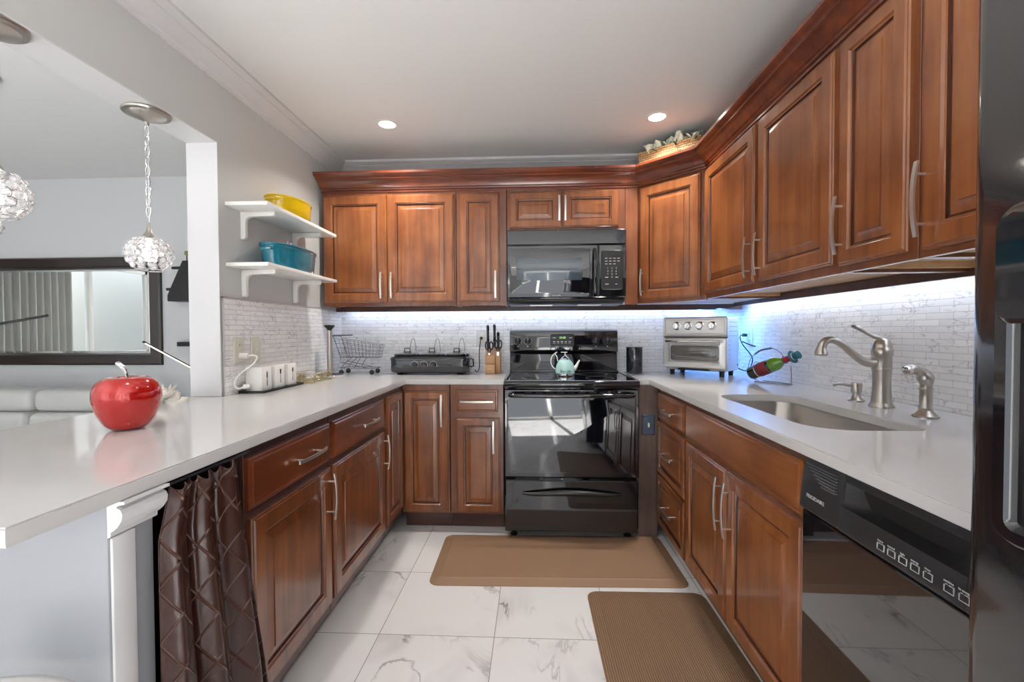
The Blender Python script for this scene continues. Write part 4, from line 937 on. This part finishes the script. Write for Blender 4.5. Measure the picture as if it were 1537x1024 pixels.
# ------------------------------------------------------------------ twisted gold wire tray
t = thing('wire_tray', 'low tangled gold wire tray left of paper towel holder', 'tray', (-1.275, 2.515, .9145))
rnd = random.Random(3); m = MB()
m.tube([(x, y, .004) for x, y in stad(.072, .125, .03, 5)], .002, 5, True).tube([(x, y, .052) for x, y in stad(.078, .132, .03, 5)], .002, 5, True)
for k in range(46):
    side = rnd.choice('xxyyb')
    if side == 'b': c = [(rnd.uniform(-.06, .06), rnd.uniform(-.11, .11), .003+.003*rnd.random()) for _ in range(4)]
    elif side == 'x':
        s_ = rnd.choice((-1, 1)); y0 = rnd.uniform(-.11, .08); c = [(s_*(.070+.006*q), y0+rnd.uniform(-.03, .06), .004+.048*((q*1.7) % 1.01)) for q in (0, .5, .9, .2)]
    else:
        s_ = rnd.choice((-1, 1)); x0 = rnd.uniform(-.06, .04); c = [(x0+rnd.uniform(-.02, .05), s_*(.122+.006*q), .004+.048*((q*1.7) % 1.01)) for q in (0, .5, .9, .2)]
    m.tube(crom(c, 5), .0013, 5)
m.build('wire_mesh', gold, t)

# ------------------------------------------------------------------ cutlery canisters on a tray
t = thing('serving_tray', 'flat black tray under three white canisters near opening', 'tray', (-1.315, 2.175, .9145))
MB().box(-.052, .074, -.175, .185, .0, .007).build('tray_base', blk_plastic, t, bevel=.002)
m = MB()
for a in ((-.052, .074, -.175, -.170), (-.052, .074, .180, .185), (-.052, -.047, -.170, .180), (.069, .074, -.170, .180)): m.box(*a, .007, .011)
m.build('tray_rim', blk_plastic, t)
def utensil(kind):
    """silhouette outline in (y,z)"""
    L = [(.0022, -.032), (.0014, .0), (.0014, .010)]
    if kind == 'knife': L = [(.0026, -.034), (.003, -.01), (.0018, .0), (.0045, .008), (.0045, .026), (.001, .036)]
    elif kind == 'spoon': L += [(.006, .018), (.0065, .026), (.004, .034), (.001, .036)]
    else: L += [(.006, .018), (.0065, .036)]
    return L+[(-a, b_) for a, b_ in reversed(L)]
for i, (kind, lb) in enumerate((('knife', 'white cutlery canister marked with a knife, nearest the opening'), ('fork', 'white cutlery canister marked with a fork, middle of three'), ('spoon', 'white cutlery canister marked with a spoon, nearest gold tray'))):
    k = thing('cutlery_canister', lb, 'canister', (-1.300, 2.058+.113*i, .922), 0, 'white canisters on the tray')
    m = MB(); a, h_ = .0395, .112
    m.box(-a, a, -a, a, 0, h_-.001); m.build('body', white_satin, k, bevel=.004)
    MB().box(-a+.005, a-.005, -a+.005, a-.005, h_-.0008, h_+.0005).build('opening', simple('canister_inside', lin(190, 188, 184), .5), k)
    MB().prism(utensil(kind), a+.0001, a+.0006, 'X', M=Matrix.Translation((0, 0, .055))).build(kind+'_emblem', blk_plastic, k)
P = [(XL+.012, 2.005, 1.090), (XL+.045, 2.01, 1.088), (XL+.075, 2.035, 1.083), (XL+.070, 2.02, 1.05), (XL+.035, 1.975, 1.005), (XL+.022, 1.955, .965), (XL+.03, 1.965, .940), (XL+.045, 1.985, .945)]
t = thing('charger_cord', 'thick white cord plugged into left outlet', 'cord', P[0])
MB().tube(rel(crom(P), P[0]), .0045, 8).build('cable', white_satin, t)
MB().tube(rel([(XL+.016, 2.005, 1.09), (XL+.05, 2.012, 1.087)], P[0]), .013, 10).build('plug', white_satin, t)
MB().tube(rel([(XL+.040, 1.988, .946), (XL+.060, 2.003, .947)], P[0]), .012, 10).build('connector', white_satin, t)

# ------------------------------------------------------------------ apple
t = thing('apple_ornament', 'shiny red apple ornament with silver stem on peninsula', 'ornament', (-1.188, 1.252, .9145))
ap = [(0, .016), (.020, .008), (.034, .001), (.046, .001), (.062, .012), (.078, .036), (.091, .068), (.0955, .094), (.091, .118), (.076, .138), (.056, .147), (.036, .146), (.018, .137), (.008, .128), (0, .124)]
MB().lathe([(r*.87, z*1.04) for r, z in ap], seg=48, cap=False).build('body', red_m, t, ang=80, sub=1)
MB().tube(bez([(0, 0, .122), (.004, 0, .155), (-.006, 0, .178), (-.030, 0, .192)], 12), [.0045]*4+[.004, .0045, .005, .0055, .006, .0065, .007, .0075, .006], 10).build('stem', chrome, t)
# conch shell
t = thing('sea_shell', 'spiky pale sea shell behind the apple near column', 'shell', (-1.468, 1.72, .9145))
m = MB(); m.tube([(.028*math.cos(a*.55)*(1-a/34), .028*math.sin(a*.55)*(1-a/34)*1.0, .024+a*.0012) for a in range(26)], [.022-.0007*a for a in range(26)], 10)
for k in range(11):
    a = k*.9; r = .030; m.lathe([(.007, 0), (.003, .014), (0, .026)], seg=6, M=Matrix.Translation((r*.7*math.cos(a), r*.7*math.sin(a), .034+.002*k)) @ Matrix.Rotation(a, 4, 'Z') @ Matrix.Rotation(.9-.05*k, 4, 'Y'))
for v_ in range(len(m.v)):
    x, y, z = m.v[v_]; m.v[v_] = (x, y, max(z, .001))
m.build('shell_body', shell_m, t, ang=60)

# ------------------------------------------------------------------ shelves and pots
for z, lb in ((1.762, 'upper white wall shelf holding the yellow pan'), (1.492, 'lower white wall shelf holding the teal casserole')):
    t = thing('wall_shelf', lb, 'shelf', (XL+.0005, 1.94, z), 0, 'white bracket shelves')
    MB().box(0, .195, 0, .70, 0, .017).build('board', white_satin, t, bevel=.002)
    for y in (.115, .565):
        m = MB(); pr = [(0, -.001), (.165, -.001), (.165, -.016), (.158, -.022), (.045, -.024), (.028, -.034), (.024, -.05), (.024, -.118), (.016, -.128), (0, -.128)]
        m.prism([(a, b_) for a, b_ in pr], y-.011, y+.011, 'Y'); m.build('bracket', white_satin, t, bevel=.003)
def pot(name, label, mat, loc, hx, hy, h, lid, knob=True):
    t = thing(name, label, 'pot', loc)
    def ov(s_, z): return ([(hx*s_*math.cos(k*PI/20), hy*s_*math.sin(k*PI/20)) for k in range(40)], z)
    lofted(MB(), [ov(.89, 0), (ov(.93, 0)[0], .004), (ov(.97, 0)[0], h*.5), (ov(1.0, 0)[0], h-.004), (ov(1.03, 0)[0], h-.002), (ov(1.03, 0)[0], h+.004), (ov(.97, 0)[0], h+.004), (ov(.93, 0)[0], h-.02), (ov(.82, 0)[0], .008)]).build('pot_body', mat, t, ang=45)
    for s_ in (-1, 1):
        MB().tube([(-.03, s_*hy*.99, h-.02), (-.026, s_*(hy+.006), h-.018), (.026, s_*(hy+.006), h-.018), (.03, s_*hy*.99, h-.02)], .006, 8).build('side_handle', mat, t)
    if lid:
        l = lofted(MB(), [(ov(1.05, 0)[0], h+.0045), (ov(1.05, 0)[0], h+.010), (ov(.95, 0)[0], h+.016), (ov(.6, 0)[0], h+.024), (ov(.2, 0)[0], h+.027)]).build('lid', mat, t, ang=45)
        MB().tube([(0, -.018, h+.026), (0, -.016, h+.050), (0, 0, h+.056), (0, .016, h+.050), (0, .018, h+.026)], .004, 8).build('lid_handle', chrome, l)
    return t
pot('casserole_pan', 'yellow oval enamel pan on upper wall shelf', yellow, (XL+.108, 2.275, 1.7795), .092, .150, .085, False)
pot('casserole_pot', 'teal oval casserole with lid on lower wall shelf', teal, (XL+.108, 2.275, 1.5095), .092, .205, .104, True)

# ------------------------------------------------------------------ wicker basket with leaves
t = thing('plant_basket', 'wicker basket of silvery artificial leaves on corner cabinet', 'basket', (.652, 2.832, 2.1945), -math.radians(41.3))
W = .385; m = MB()
vs = []; 
for z, g in ((0, .010), (.046, .004), (.092, 0)):
    vs += [(g, g, z), (W-g, g, z), (W-g, .17-g, z), (g, .17-g, z)]
fs = [(j*4+k, j*4+(k+1) % 4, (j+1)*4+(k+1) % 4, (j+1)*4+k) for j in range(2) for k in range(4)]+[(3, 2, 1, 0)]
m.add(vs, fs); o = m.build('basket_body', wick, t, ang=20); md = o.modifiers.new('s', 'SOLIDIFY'); md.thickness = .006
m = MB()
for z in (.090, .096): m.tube([(0, 0, z), (W, 0, z), (W, .17, z), (0, .17, z)], .0055, 6, True)
m.build('basket_rim', wick, t)
MB().box(.012, W-.012, .012, .158, .065, .080).build('moss', leaf_d, t)
def leaf(mb, p, d, L, wd, bend, mat=0):
    d = Vector(d).normalized(); s_ = d.cross(Vector((0, 0, 1))); s_ = s_.normalized() if s_.length > .1 else Vector((1, 0, 0)); up = s_.cross(d)
    n = 6; vs = []; fs = []
    for i in range(n+1):
        u_ = i/n; c = Vector(p)+d*L*u_-Vector((0, 0, 1))*bend*u_*u_*L; wv_ = wd*math.sin(PI*min(1, u_*.9+.08))**.8
        vs += [tuple(c-s_*wv_+up*.12*wv_), tuple(c), tuple(c+s_*wv_+up*.12*wv_)]
    for i in range(n): fs += [(3*i, 3*i+1, 3*i+4, 3*i+3), (3*i+1, 3*i+2, 3*i+5, 3*i+4)]
    for q_ in range(len(vs)):
        x_, y_, z_ = vs[q_]; vs[q_] = (x_, y_, min(z_, .184))
    mb.add(vs, fs, mat)
rnd = random.Random(11); m = MB(); m2 = MB()
for k in range(46):
    x = rnd.uniform(.03, W-.02); y = rnd.uniform(.0, .07)
    leaf(m, (x, y, .080), (rnd.uniform(-.5, .5), rnd.uniform(-.35, .1), rnd.uniform(.75, 1.2)), rnd.uniform(.08, .115), rnd.uniform(.016, .028), rnd.uniform(.1, .5))
for k in range(34):
    x = rnd.uniform(.02, W-.01); y = rnd.uniform(.0, .09)
    leaf(m2, (x, y, .078), (rnd.uniform(-.9, .9), rnd.uniform(-.8, .3), rnd.uniform(.5, 1.0)), rnd.uniform(.05, .10), rnd.uniform(.004, .009), rnd.uniform(.1, .8))
o = m.build('pale_leaves', leaf_m, t, ang=60); o['kind'] = 'stuff'; o.modifiers.new('s', 'SOLIDIFY').thickness = .0012
o = m2.build('green_leaves', leaf_d, t, ang=60); o['kind'] = 'stuff'; o.modifiers.new('s', 'SOLIDIFY').thickness = .001

# ------------------------------------------------------------------ wine bottle, stopper, rack
B = Vector((1.212, 2.555, .955)); Nk = Vector((1.318, 2.345, 1.058)); ax = (Nk-B).normalized()
side = ax.cross(Vector((0, 0, 1))).normalized(); upv = side.cross(ax)
BM = Matrix((side, upv, ax)).transposed().to_4x4()
t = thing('wine_bottle', 'wine bottle with red label lying tilted in wire holder', 'bottle', tuple(B))
R_ = .037
MB().lathe([(0, .004), (.030, 0), (.0355, .004), (R_, .010), (R_, .135)], seg=36, M=BM, cap=False).build('dark_body', bottle_k, t, ang=40)
MB().lathe([(R_, .135), (R_, .158), (.034, .172), (.026, .188), (.017, .202), (.0145, .212)], seg=36, M=BM, cap=False).build('glass_shoulder', bottle_g, t, ang=50)
MB().lathe([(R_+.0004, .062), (R_+.0006, .063), (R_+.0006, .120), (R_+.0004, .121)], seg=36, M=BM, cap=False).build('label', red_label, t, ang=50)
MB().lathe([(R_+.0008, .050), (R_+.0010, .0505), (R_+.0010, .053), (R_+.0008, .054)], seg=36, M=BM, cap=False).build('label_band', shell_m, t)
MB().lathe([(.0150, .212), (.0158, .214), (.0158, .252), (.014, .256), (0, .256)], seg=24, M=BM).build('neck_foil', red_wax, t, ang=50)
t = thing('bottle_stopper', 'teal top hat bottle stopper on wine bottle neck', 'stopper', tuple(B+ax*.2565))
MB().lathe([(0, 0), (.032, 0), (.034, .003), (.031, .006), (.021, .007)], seg=32, M=BM, cap=False).build('brim', hat_teal, t, ang=50)
MB().lathe([(.0205, .0105), (.0208, .013), (.0205, .0155)], seg=32, M=BM @ Matrix.Translation((0, 0, -.003)), cap=False).build('hat_band', white_satin, t)
MB().lathe([(.020, .0065), (.018, .020), (.021, .036), (.019, .038), (0, .038)], seg=32, M=BM, cap=False).build('crown', hat_teal, t, ang=50)
t = thing('bottle_holder', 'curved silver wire holder cradling the wine bottle', 'rack', (B.x, B.y, .9145))
hd_ = Vector((ax.x, ax.y, 0)).normalized(); sd = Vector((-hd_.y, hd_.x, 0))
def W3(s_, k_, z): return tuple(hd_*s_+sd*k_+Vector((0, 0, z)))
m = MB()
m.tube(crom([W3(.05, -.035, .003), W3(.13, -.030, .003), W3(.215, -.02, .003), W3(.235, 0, .003), W3(.215, .02, .003), W3(.13, .03, .003), W3(.05, .035, .003)], 4), .0022, 6)
m.tube([W3(.232, 0, .003), W3(.232, 0, .060), W3(.228, 0, .095)], .0022, 6)
m.tube([tuple(Vector(W3(.05, 0, .0))+Vector((0, 0, .069))+(side*math.cos(a*PI/8)+upv*math.sin(a*PI/8))*.0405) for a in range(16)], .002, 6, True)
rc = Vector((0, 0, B.z-.9145))+ax*.213
m.tube([tuple(rc+(side*math.cos(a*PI/8)+upv*math.sin(a*PI/8))*.019) for a in range(16)], .0022, 6, True)
m.tube(crom([W3(-.02, .0, .055), W3(.00, 0, .125), W3(.06, 0, .172), W3(.12, 0, .185), W3(.17, 0, .165), tuple(rc+upv*.020)], 6), .0018, 6)
m.tube(crom([W3(-.02, 0, .055), W3(.01, 0, .018), W3(.05, .0, .003)], 5), .0018, 6)
fo = m.build('wire_frame', silverw, t)
MB().tube(crom([W3(.025, 0, .150), W3(.06, 0, .172), W3(.12, 0, .185)], 6), .0052, 10).build('coil_grip', silverw, t)

# ------------------------------------------------------------------ curtain over the open bay
m = MB(); nu, nv = 150, 26; vs = []; fs = []; UVs = []
acc = 0; prevp = None
def cxy(u_, v_):
    # v_ 0 top .. 1 bottom ; pleats tighter at the top
    y0_ = .893-.030*min(1, v_/.12); y = y0_+(1.10+.125*v_-y0_)*u_; 
    ph = u_*2*PI*(3.1+.3*math.sin(3*u_))-1.5; a = .020+.028*min(1, v_*1.6)
    x = -.766+a*(.5+.5*math.sin(ph+.6*math.sin(2.2*u_*PI)+.25*v_))+.005*math.sin(ph*2.6+3*v_)*(1-.5*v_)+.010*v_
    return x, y-.006*math.sin(ph+1.2)*(1+v_)
for j in range(nv+1):
    v_ = j/nv; z = .868-.848*v_; s_ = 0; pp = None
    for i in range(nu+1):
        u_ = i/nu; x, y = cxy(u_, v_)
        if pp: s_ += math.hypot(x-pp[0], y-pp[1])
        pp = (x, y); zz = z+(.006*math.sin(u_*55) if j == 0 else 0)
        vs.append((x, y, zz)); UVs.append((s_*1.25, z))
for j in range(nv):
    for i in range(nu): a = j*(nu+1)+i; fs.append((a, a+1, a+nu+2, a+nu+1))
me = bpy.data.meshes.new('curtain'); me.from_pydata(vs, [], fs); me.update(); uvl = me.uv_layers.new(name='UVMap')
for l in me.loops: uvl.data[l.index].uv = UVs[l.vertex_index]
for p in me.polygons: p.use_smooth = True
me.materials.append(satin); o = bpy.data.objects.new('curtain', me); COL.objects.link(o); o.modifiers.new('s', 'SOLIDIFY').thickness = .002
tag(o, 'dark brown pintucked satin curtain hanging below the peninsula countertop', 'curtain')
tag(MB().tube([(-.772, .886, .872), (-.772, 1.172, .872)], .005, 8).build('curtain_rod', blk_plastic), 'thin black rod under counter carrying the brown curtain', 'curtain rod')
struct(MB().box(-.80, -.79, .8865, 1.170, .05, .12).box(-1.35, -1.34, .8865, 1.171, .0, .88).build('wall_bay', blk_mat))

# ------------------------------------------------------------------ peninsula end panel with moulded pilaster
t = thing('end_panel', 'white painted support panel under the near end of peninsula', 'panel', (-.785, .78, 0))
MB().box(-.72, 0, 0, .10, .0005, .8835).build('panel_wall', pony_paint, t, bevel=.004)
mp_ = [(0, .815), (.006, .817), (.007, .826), (.012, .829), (.020, .836), (.028, .848), (.030, .860), (.026, .868), (.018, .872), (.022, .876), (.034, .878), (.034, .8835), (0, .8835)]
MB().prism([(a, z) for a, z in mp_], .0, .103, 'Y').build('capital_moulding', white_paint, t, ang=25)
MB().box(.0002, .007, .003, .052, .12, .814).build('flute_panel', white_paint, t, bevel=.003)
# stool
t = thing('round_stool', 'round white stool seat at bottom left under counter', 'stool', (-.87, .525, 0))
MB().lathe([(0, .562), (.19, .562), (.210, .568), (.216, .580), (.212, .592), (.195, .598), (0, .600)], seg=48).build('seat', white_satin, t, ang=60)
for k in range(4):
    a = PI/4+k*PI/2; MB().tube([(.13*math.cos(a), .13*math.sin(a), .563), (.19*math.cos(a), .19*math.sin(a), .008)], .013, 10).build('leg', chrome, t)

# ------------------------------------------------------------------ floor mats
def mat_obj(label, x0, x1, y0, y1, rz, material, c):
    L0 = rrect(x0, x1, y0, y1, (.05,)*4, 6)
    def ins(d): return rrect(x0+d, x1-d, y0+d, y1-d, (max(.01, .05-d*.5),)*4, 6)
    m = lofted(MB(), [(L0, .0006), (L0, .003), (ins(.045), .014), (ins(.050), .0165), (ins(.054), .0165)])
    o = m.build('floor_mat', material, ang=12); o.location = c; o.rotation_euler = (0, 0, rz)
    return tag(o, label, 'mat')
mat_obj('long brown anti-fatigue mat in front of the range', -.615, .615, -.262, .262, math.radians(1.2), mat_tan, (.108, 2.335, 0))
mat_obj('brown ribbed mat on floor before the sink cabinet', -.262, .262, -.60, .60, math.radians(.6), mat_rib, (.506, 1.445, 0))

# ------------------------------------------------------------------ recessed ceiling lights
for i, (x, y, lb) in enumerate(((-.831, 2.546, 'round recessed ceiling light above the left cabinets'), (.690, 2.546, 'round recessed ceiling light above the wicker basket'),
                                (-.831, .9, 'recessed ceiling light over the peninsula aisle'), (.60, .9, 'recessed ceiling light over the sink aisle'),
                                (-.6, -1.0, 'recessed ceiling light behind the camera at left'), (.6, -1.0, 'recessed ceiling light behind the camera at right'))):
    t = thing('ceiling_light', lb, 'light', (x, y, ZC-.0005), 0, 'recessed ceiling lights')
    MB().lathe([(.046, 0), (.062, 0), (.064, -.003), (.056, -.006), (.046, -.004)], seg=36, cap=False).build('trim_ring', white_satin, t, ang=60)
    MB().lathe([(0, -.0005), (.046, -.0005), (.046, -.003), (0, -.004)], seg=32).build('lens', lamp_em, t)
    l = bpy.data.lights.new('bulb', 'AREA'); l.shape = 'DISK'; l.size = .09; l.energy = 5.0 if y > 2 else .9; l.spread = math.radians(125); l.color = (1, .95, .88)
    lo = bpy.data.objects.new('bulb', l); COL.objects.link(lo); lo.location = (x, y, ZC-.008)

# ------------------------------------------------------------------ crystal pendants
def pendant(loc, drop, label, grp='crystal ball pendants'):
    t = thing('pendant_light', label, 'pendant light', loc, 0, grp)
    MB().lathe([(0, -.0005), (.070, -.0005), (.076, -.006), (.074, -.012), (.060, -.014), (.055, -.020), (.025, -.032), (.008, -.040), (.007, -.052), (0, -.052)], seg=40).build('canopy', nickel, t, ang=40)
    zb = -drop; m = MB(); z = -.050; k = 0; top_ = zb+.115
    while z-.040 > top_:
        p = [(.0085*math.cos(a*PI/6), 0, z-.021+.021*math.sin(a*PI/6)) for a in range(12)]
        if k % 2: p = [(0, x_, z_) for x_, y_, z_ in p]
        m.tube(p, .0019, 6, True); z -= .0375; k += 1
    m.tube([(0, .002, -.05), (.004, -.002, (top_-.05)/2), (0, .002, top_)], .0012, 5)
    m.build('chain', chrome, t)
    MB().lathe([(0, zb+.120), (.004, zb+.118), (.006, zb+.100), (.012, zb+.080), (.024, zb+.062), (.030, zb+.056), (.0, zb+.056)], seg=28).build('cap', nickel, t, ang=50)
    R1 = .072; wr = MB(); cr_ = MB()
    lat = [(-.74, 9), (-.42, 13), (-.08, 15), (.26, 14), (.60, 11), (.90, 7)]
    for j, (la, n_) in enumerate(lat):
        for q in range(n_):
            lo_ = 2*PI*(q+.5*(j % 2))/n_; d = Vector((math.cos(la)*math.cos(lo_), math.cos(la)*math.sin(lo_), math.sin(la)*.90))
            c = Vector((0, 0, zb))+d*R1; dn = d.normalized(); u_ = dn.cross(Vector((0, 0, 1))).normalized(); v_ = dn.cross(u_)
            r_ = .0138
            wr.tube([tuple(c+(u_*math.cos(a*PI/5)+v_*math.sin(a*PI/5))*r_) for a in range(10)], .0011, 4, True)
            vs = [tuple(c+(u_*math.cos(a*PI/3)+v_*math.sin(a*PI/3))*r_*.85) for a in range(6)]+[tuple(c+dn*.006+(u_*math.cos(a*PI/3)+v_*math.sin(a*PI/3))*r_*.4) for a in range(6)]+[tuple(c-dn*.004)]
            fs = [(a, (a+1) % 6, 6+(a+1) % 6, 6+a) for a in range(6)]+[tuple(range(6, 12))]+[(a, (a+1) % 6, 12) for a in range(6)]
            cr_.add(vs, fs)
    wr.tube([(R1*.62*math.cos(a*PI/12), R1*.62*math.sin(a*PI/12), zb-.060) for a in range(24)], .002, 5, True)
    wr.build('wire_globe', chrome, t); o = cr_.build('crystal_shade', crystal, t, ang=5)
    MB().lathe([(0, zb-.030), (.018, zb-.024), (.026, zb-.004), (.022, zb+.016), (.012, zb+.036), (.012, zb+.056)], seg=20, cap=False).build('bulb', bulb_em, t, ang=60)
    return t
pendant((-1.437, 1.618, ZH-.006), .530, 'crystal ball pendant hanging fully in view over the peninsula')
pendant((-1.437, 1.135, ZH-.006), .452, 'crystal ball pendant cut by left edge, upper of two balls')
pendant((-2.53, 1.94, ZC), .69, 'crystal ball pendant at left edge, farther and lower ball')

# ------------------------------------------------------------------ dining room
t = thing('wall_mirror', 'large wall mirror with dark espresso frame in dining room', 'mirror', (-3.92, DY, 1.365))
hw, hh = 1.085, .412; fwid = .088
fr = MB()
prof = [(0, 0), (0, .022), (.010, .030), (.070, .036), (.080, .030), (.088, .012), (.088, 0)]
vs = []
for i, o_ in prof: vs += [(-hw+i, -o_, -hh+i), (hw-i, -o_, -hh+i), (hw-i, -o_, hh-i), (-hw+i, -o_, hh-i)]
fs = [(j*4+k, j*4+(k+1) % 4, (j+1)*4+(k+1) % 4, (j+1)*4+k) for j in range(len(prof)-1) for k in range(4)]
fr.add(vs, fs); fr.build('frame', espresso, t, ang=20)
MB().rings(-hw+.086, hw-.086, -hh+.086, hh-.086, [(0, .001), (0, .006), (.020, .010), (.021, .010)]).build('mirror_glass', mirror_m, t, ang=1)
t = thing('leather_sofa', 'pale grey leather sofa below the mirror, behind peninsula', 'sofa', (-3.75, 2.75, 0))
x0, x1 = -1.25, 1.18
MB().box(x0, x1, -.45, .50, .06, .40).build('base', leather, t, bevel=.03, bseg=3)
MB().box(x0, x1, .22, .54, .40, .70).build('back_frame', leather, t, bevel=.03, bseg=3)
nb = 3; wv_ = (x1-x0-.36)/nb
for i in range(nb):
    a = x0+.18+wv_*i
    MB().box(a+.004, a+wv_-.004, -.46, .20, .40, .50).build('seat_cushion', leather, t, bevel=.04, bseg=4)
    MB().box(a+.004, a+wv_-.004, .10, .34, .44, .655).build('back_cushion', leather, t, bevel=.05, bseg=4)
    MB().box(a+.004, a+wv_-.004, .14, .40, .655, .808).build('headrest', leather, t, bevel=.05, bseg=4)
for a, b_ in ((x0-.04, x0+.17), (x1-.17, x1+.04)): MB().box(a, b_, -.46, .50, .05, .66).build('armrest', leather, t, bevel=.05, bseg=4)
for x in (x0+.08, x1-.08):
    for y in (-.38, .42): MB().lathe([(.02, .0005), (.025, .062)], (x, y, 0), 12).build('foot', espresso, t)
# black wall rack
t = thing('wall_rack', 'black wall rack with pegs beside the mirror by column', 'rack', (-2.55, DY, 1.40))
MB().prism([(-.155, .030), (.155, .030), (.155, .075), (.035, .330), (-.035, .330), (-.155, .075)], -.11, -.0005, 'Y').build('hood', blk_plastic, t, bevel=.004)
for z, x in ((.285, -.16), (.125, -.205)): MB().tube([(x, -.05, z), (-.04, -.05, z)], .011, 10).build('peg', blk_plastic, t)
MB().box(-.13, .13, -.06, -.0005, -.305, -.272).build('lower_bar', blk_plastic, t, bevel=.003)
MB().lathe([(0, 0), (.014, .004), (.018, .02), (.012, .035), (0, .038)], (-.045, -.05, .375), 16).build('finial', simple('olive_knob', lin(140, 150, 84), .4), t)
MB().tube([(-.045, -.05, .325), (-.045, -.05, .378)], .004, 8).build('finial_stem', blk_plastic, t)
def arm_lamp(label, pole, a, b_, lit):
    t = thing('floor_lamp', label, 'lamp', (pole[0], pole[1], 0))
    P0 = Vector((pole[0], pole[1], 0)); A = Vector(a)-P0; B_ = Vector(b_)-P0
    MB().lathe([(0, .0005), (.11, .0005), (.11, .014), (.104, .018), (0, .018)], seg=32).build('base', blk_plastic, t, ang=40)
    MB().tube([(0, 0, .018), (0, 0, B_.z)], .009, 10).build('pole', blk_plastic, t)
    MB().tube([tuple(A), tuple(B_), (0, 0, B_.z)], .007, 8).build('arm', blk_plastic, t)
    if lit:
        d = (B_-A); MB().tube([tuple(A+d*.06+Vector((.0, -.008, -.0))), tuple(A+d*.94+Vector((0, -.008, 0)))], .0022, 6).build('led_strip', led_warm, t)
arm_lamp('black floor lamp with glowing slanted led arm beside column', (-1.86, 2.55), (-2.315, 2.55, 1.144), (-1.985, 2.55, .972), True)
arm_lamp('black floor lamp with thin unlit arm crossing mirror at left', (-2.95, 2.12), (-2.42, 2.12, 1.285), (-2.80, 2.12, 1.225), False)
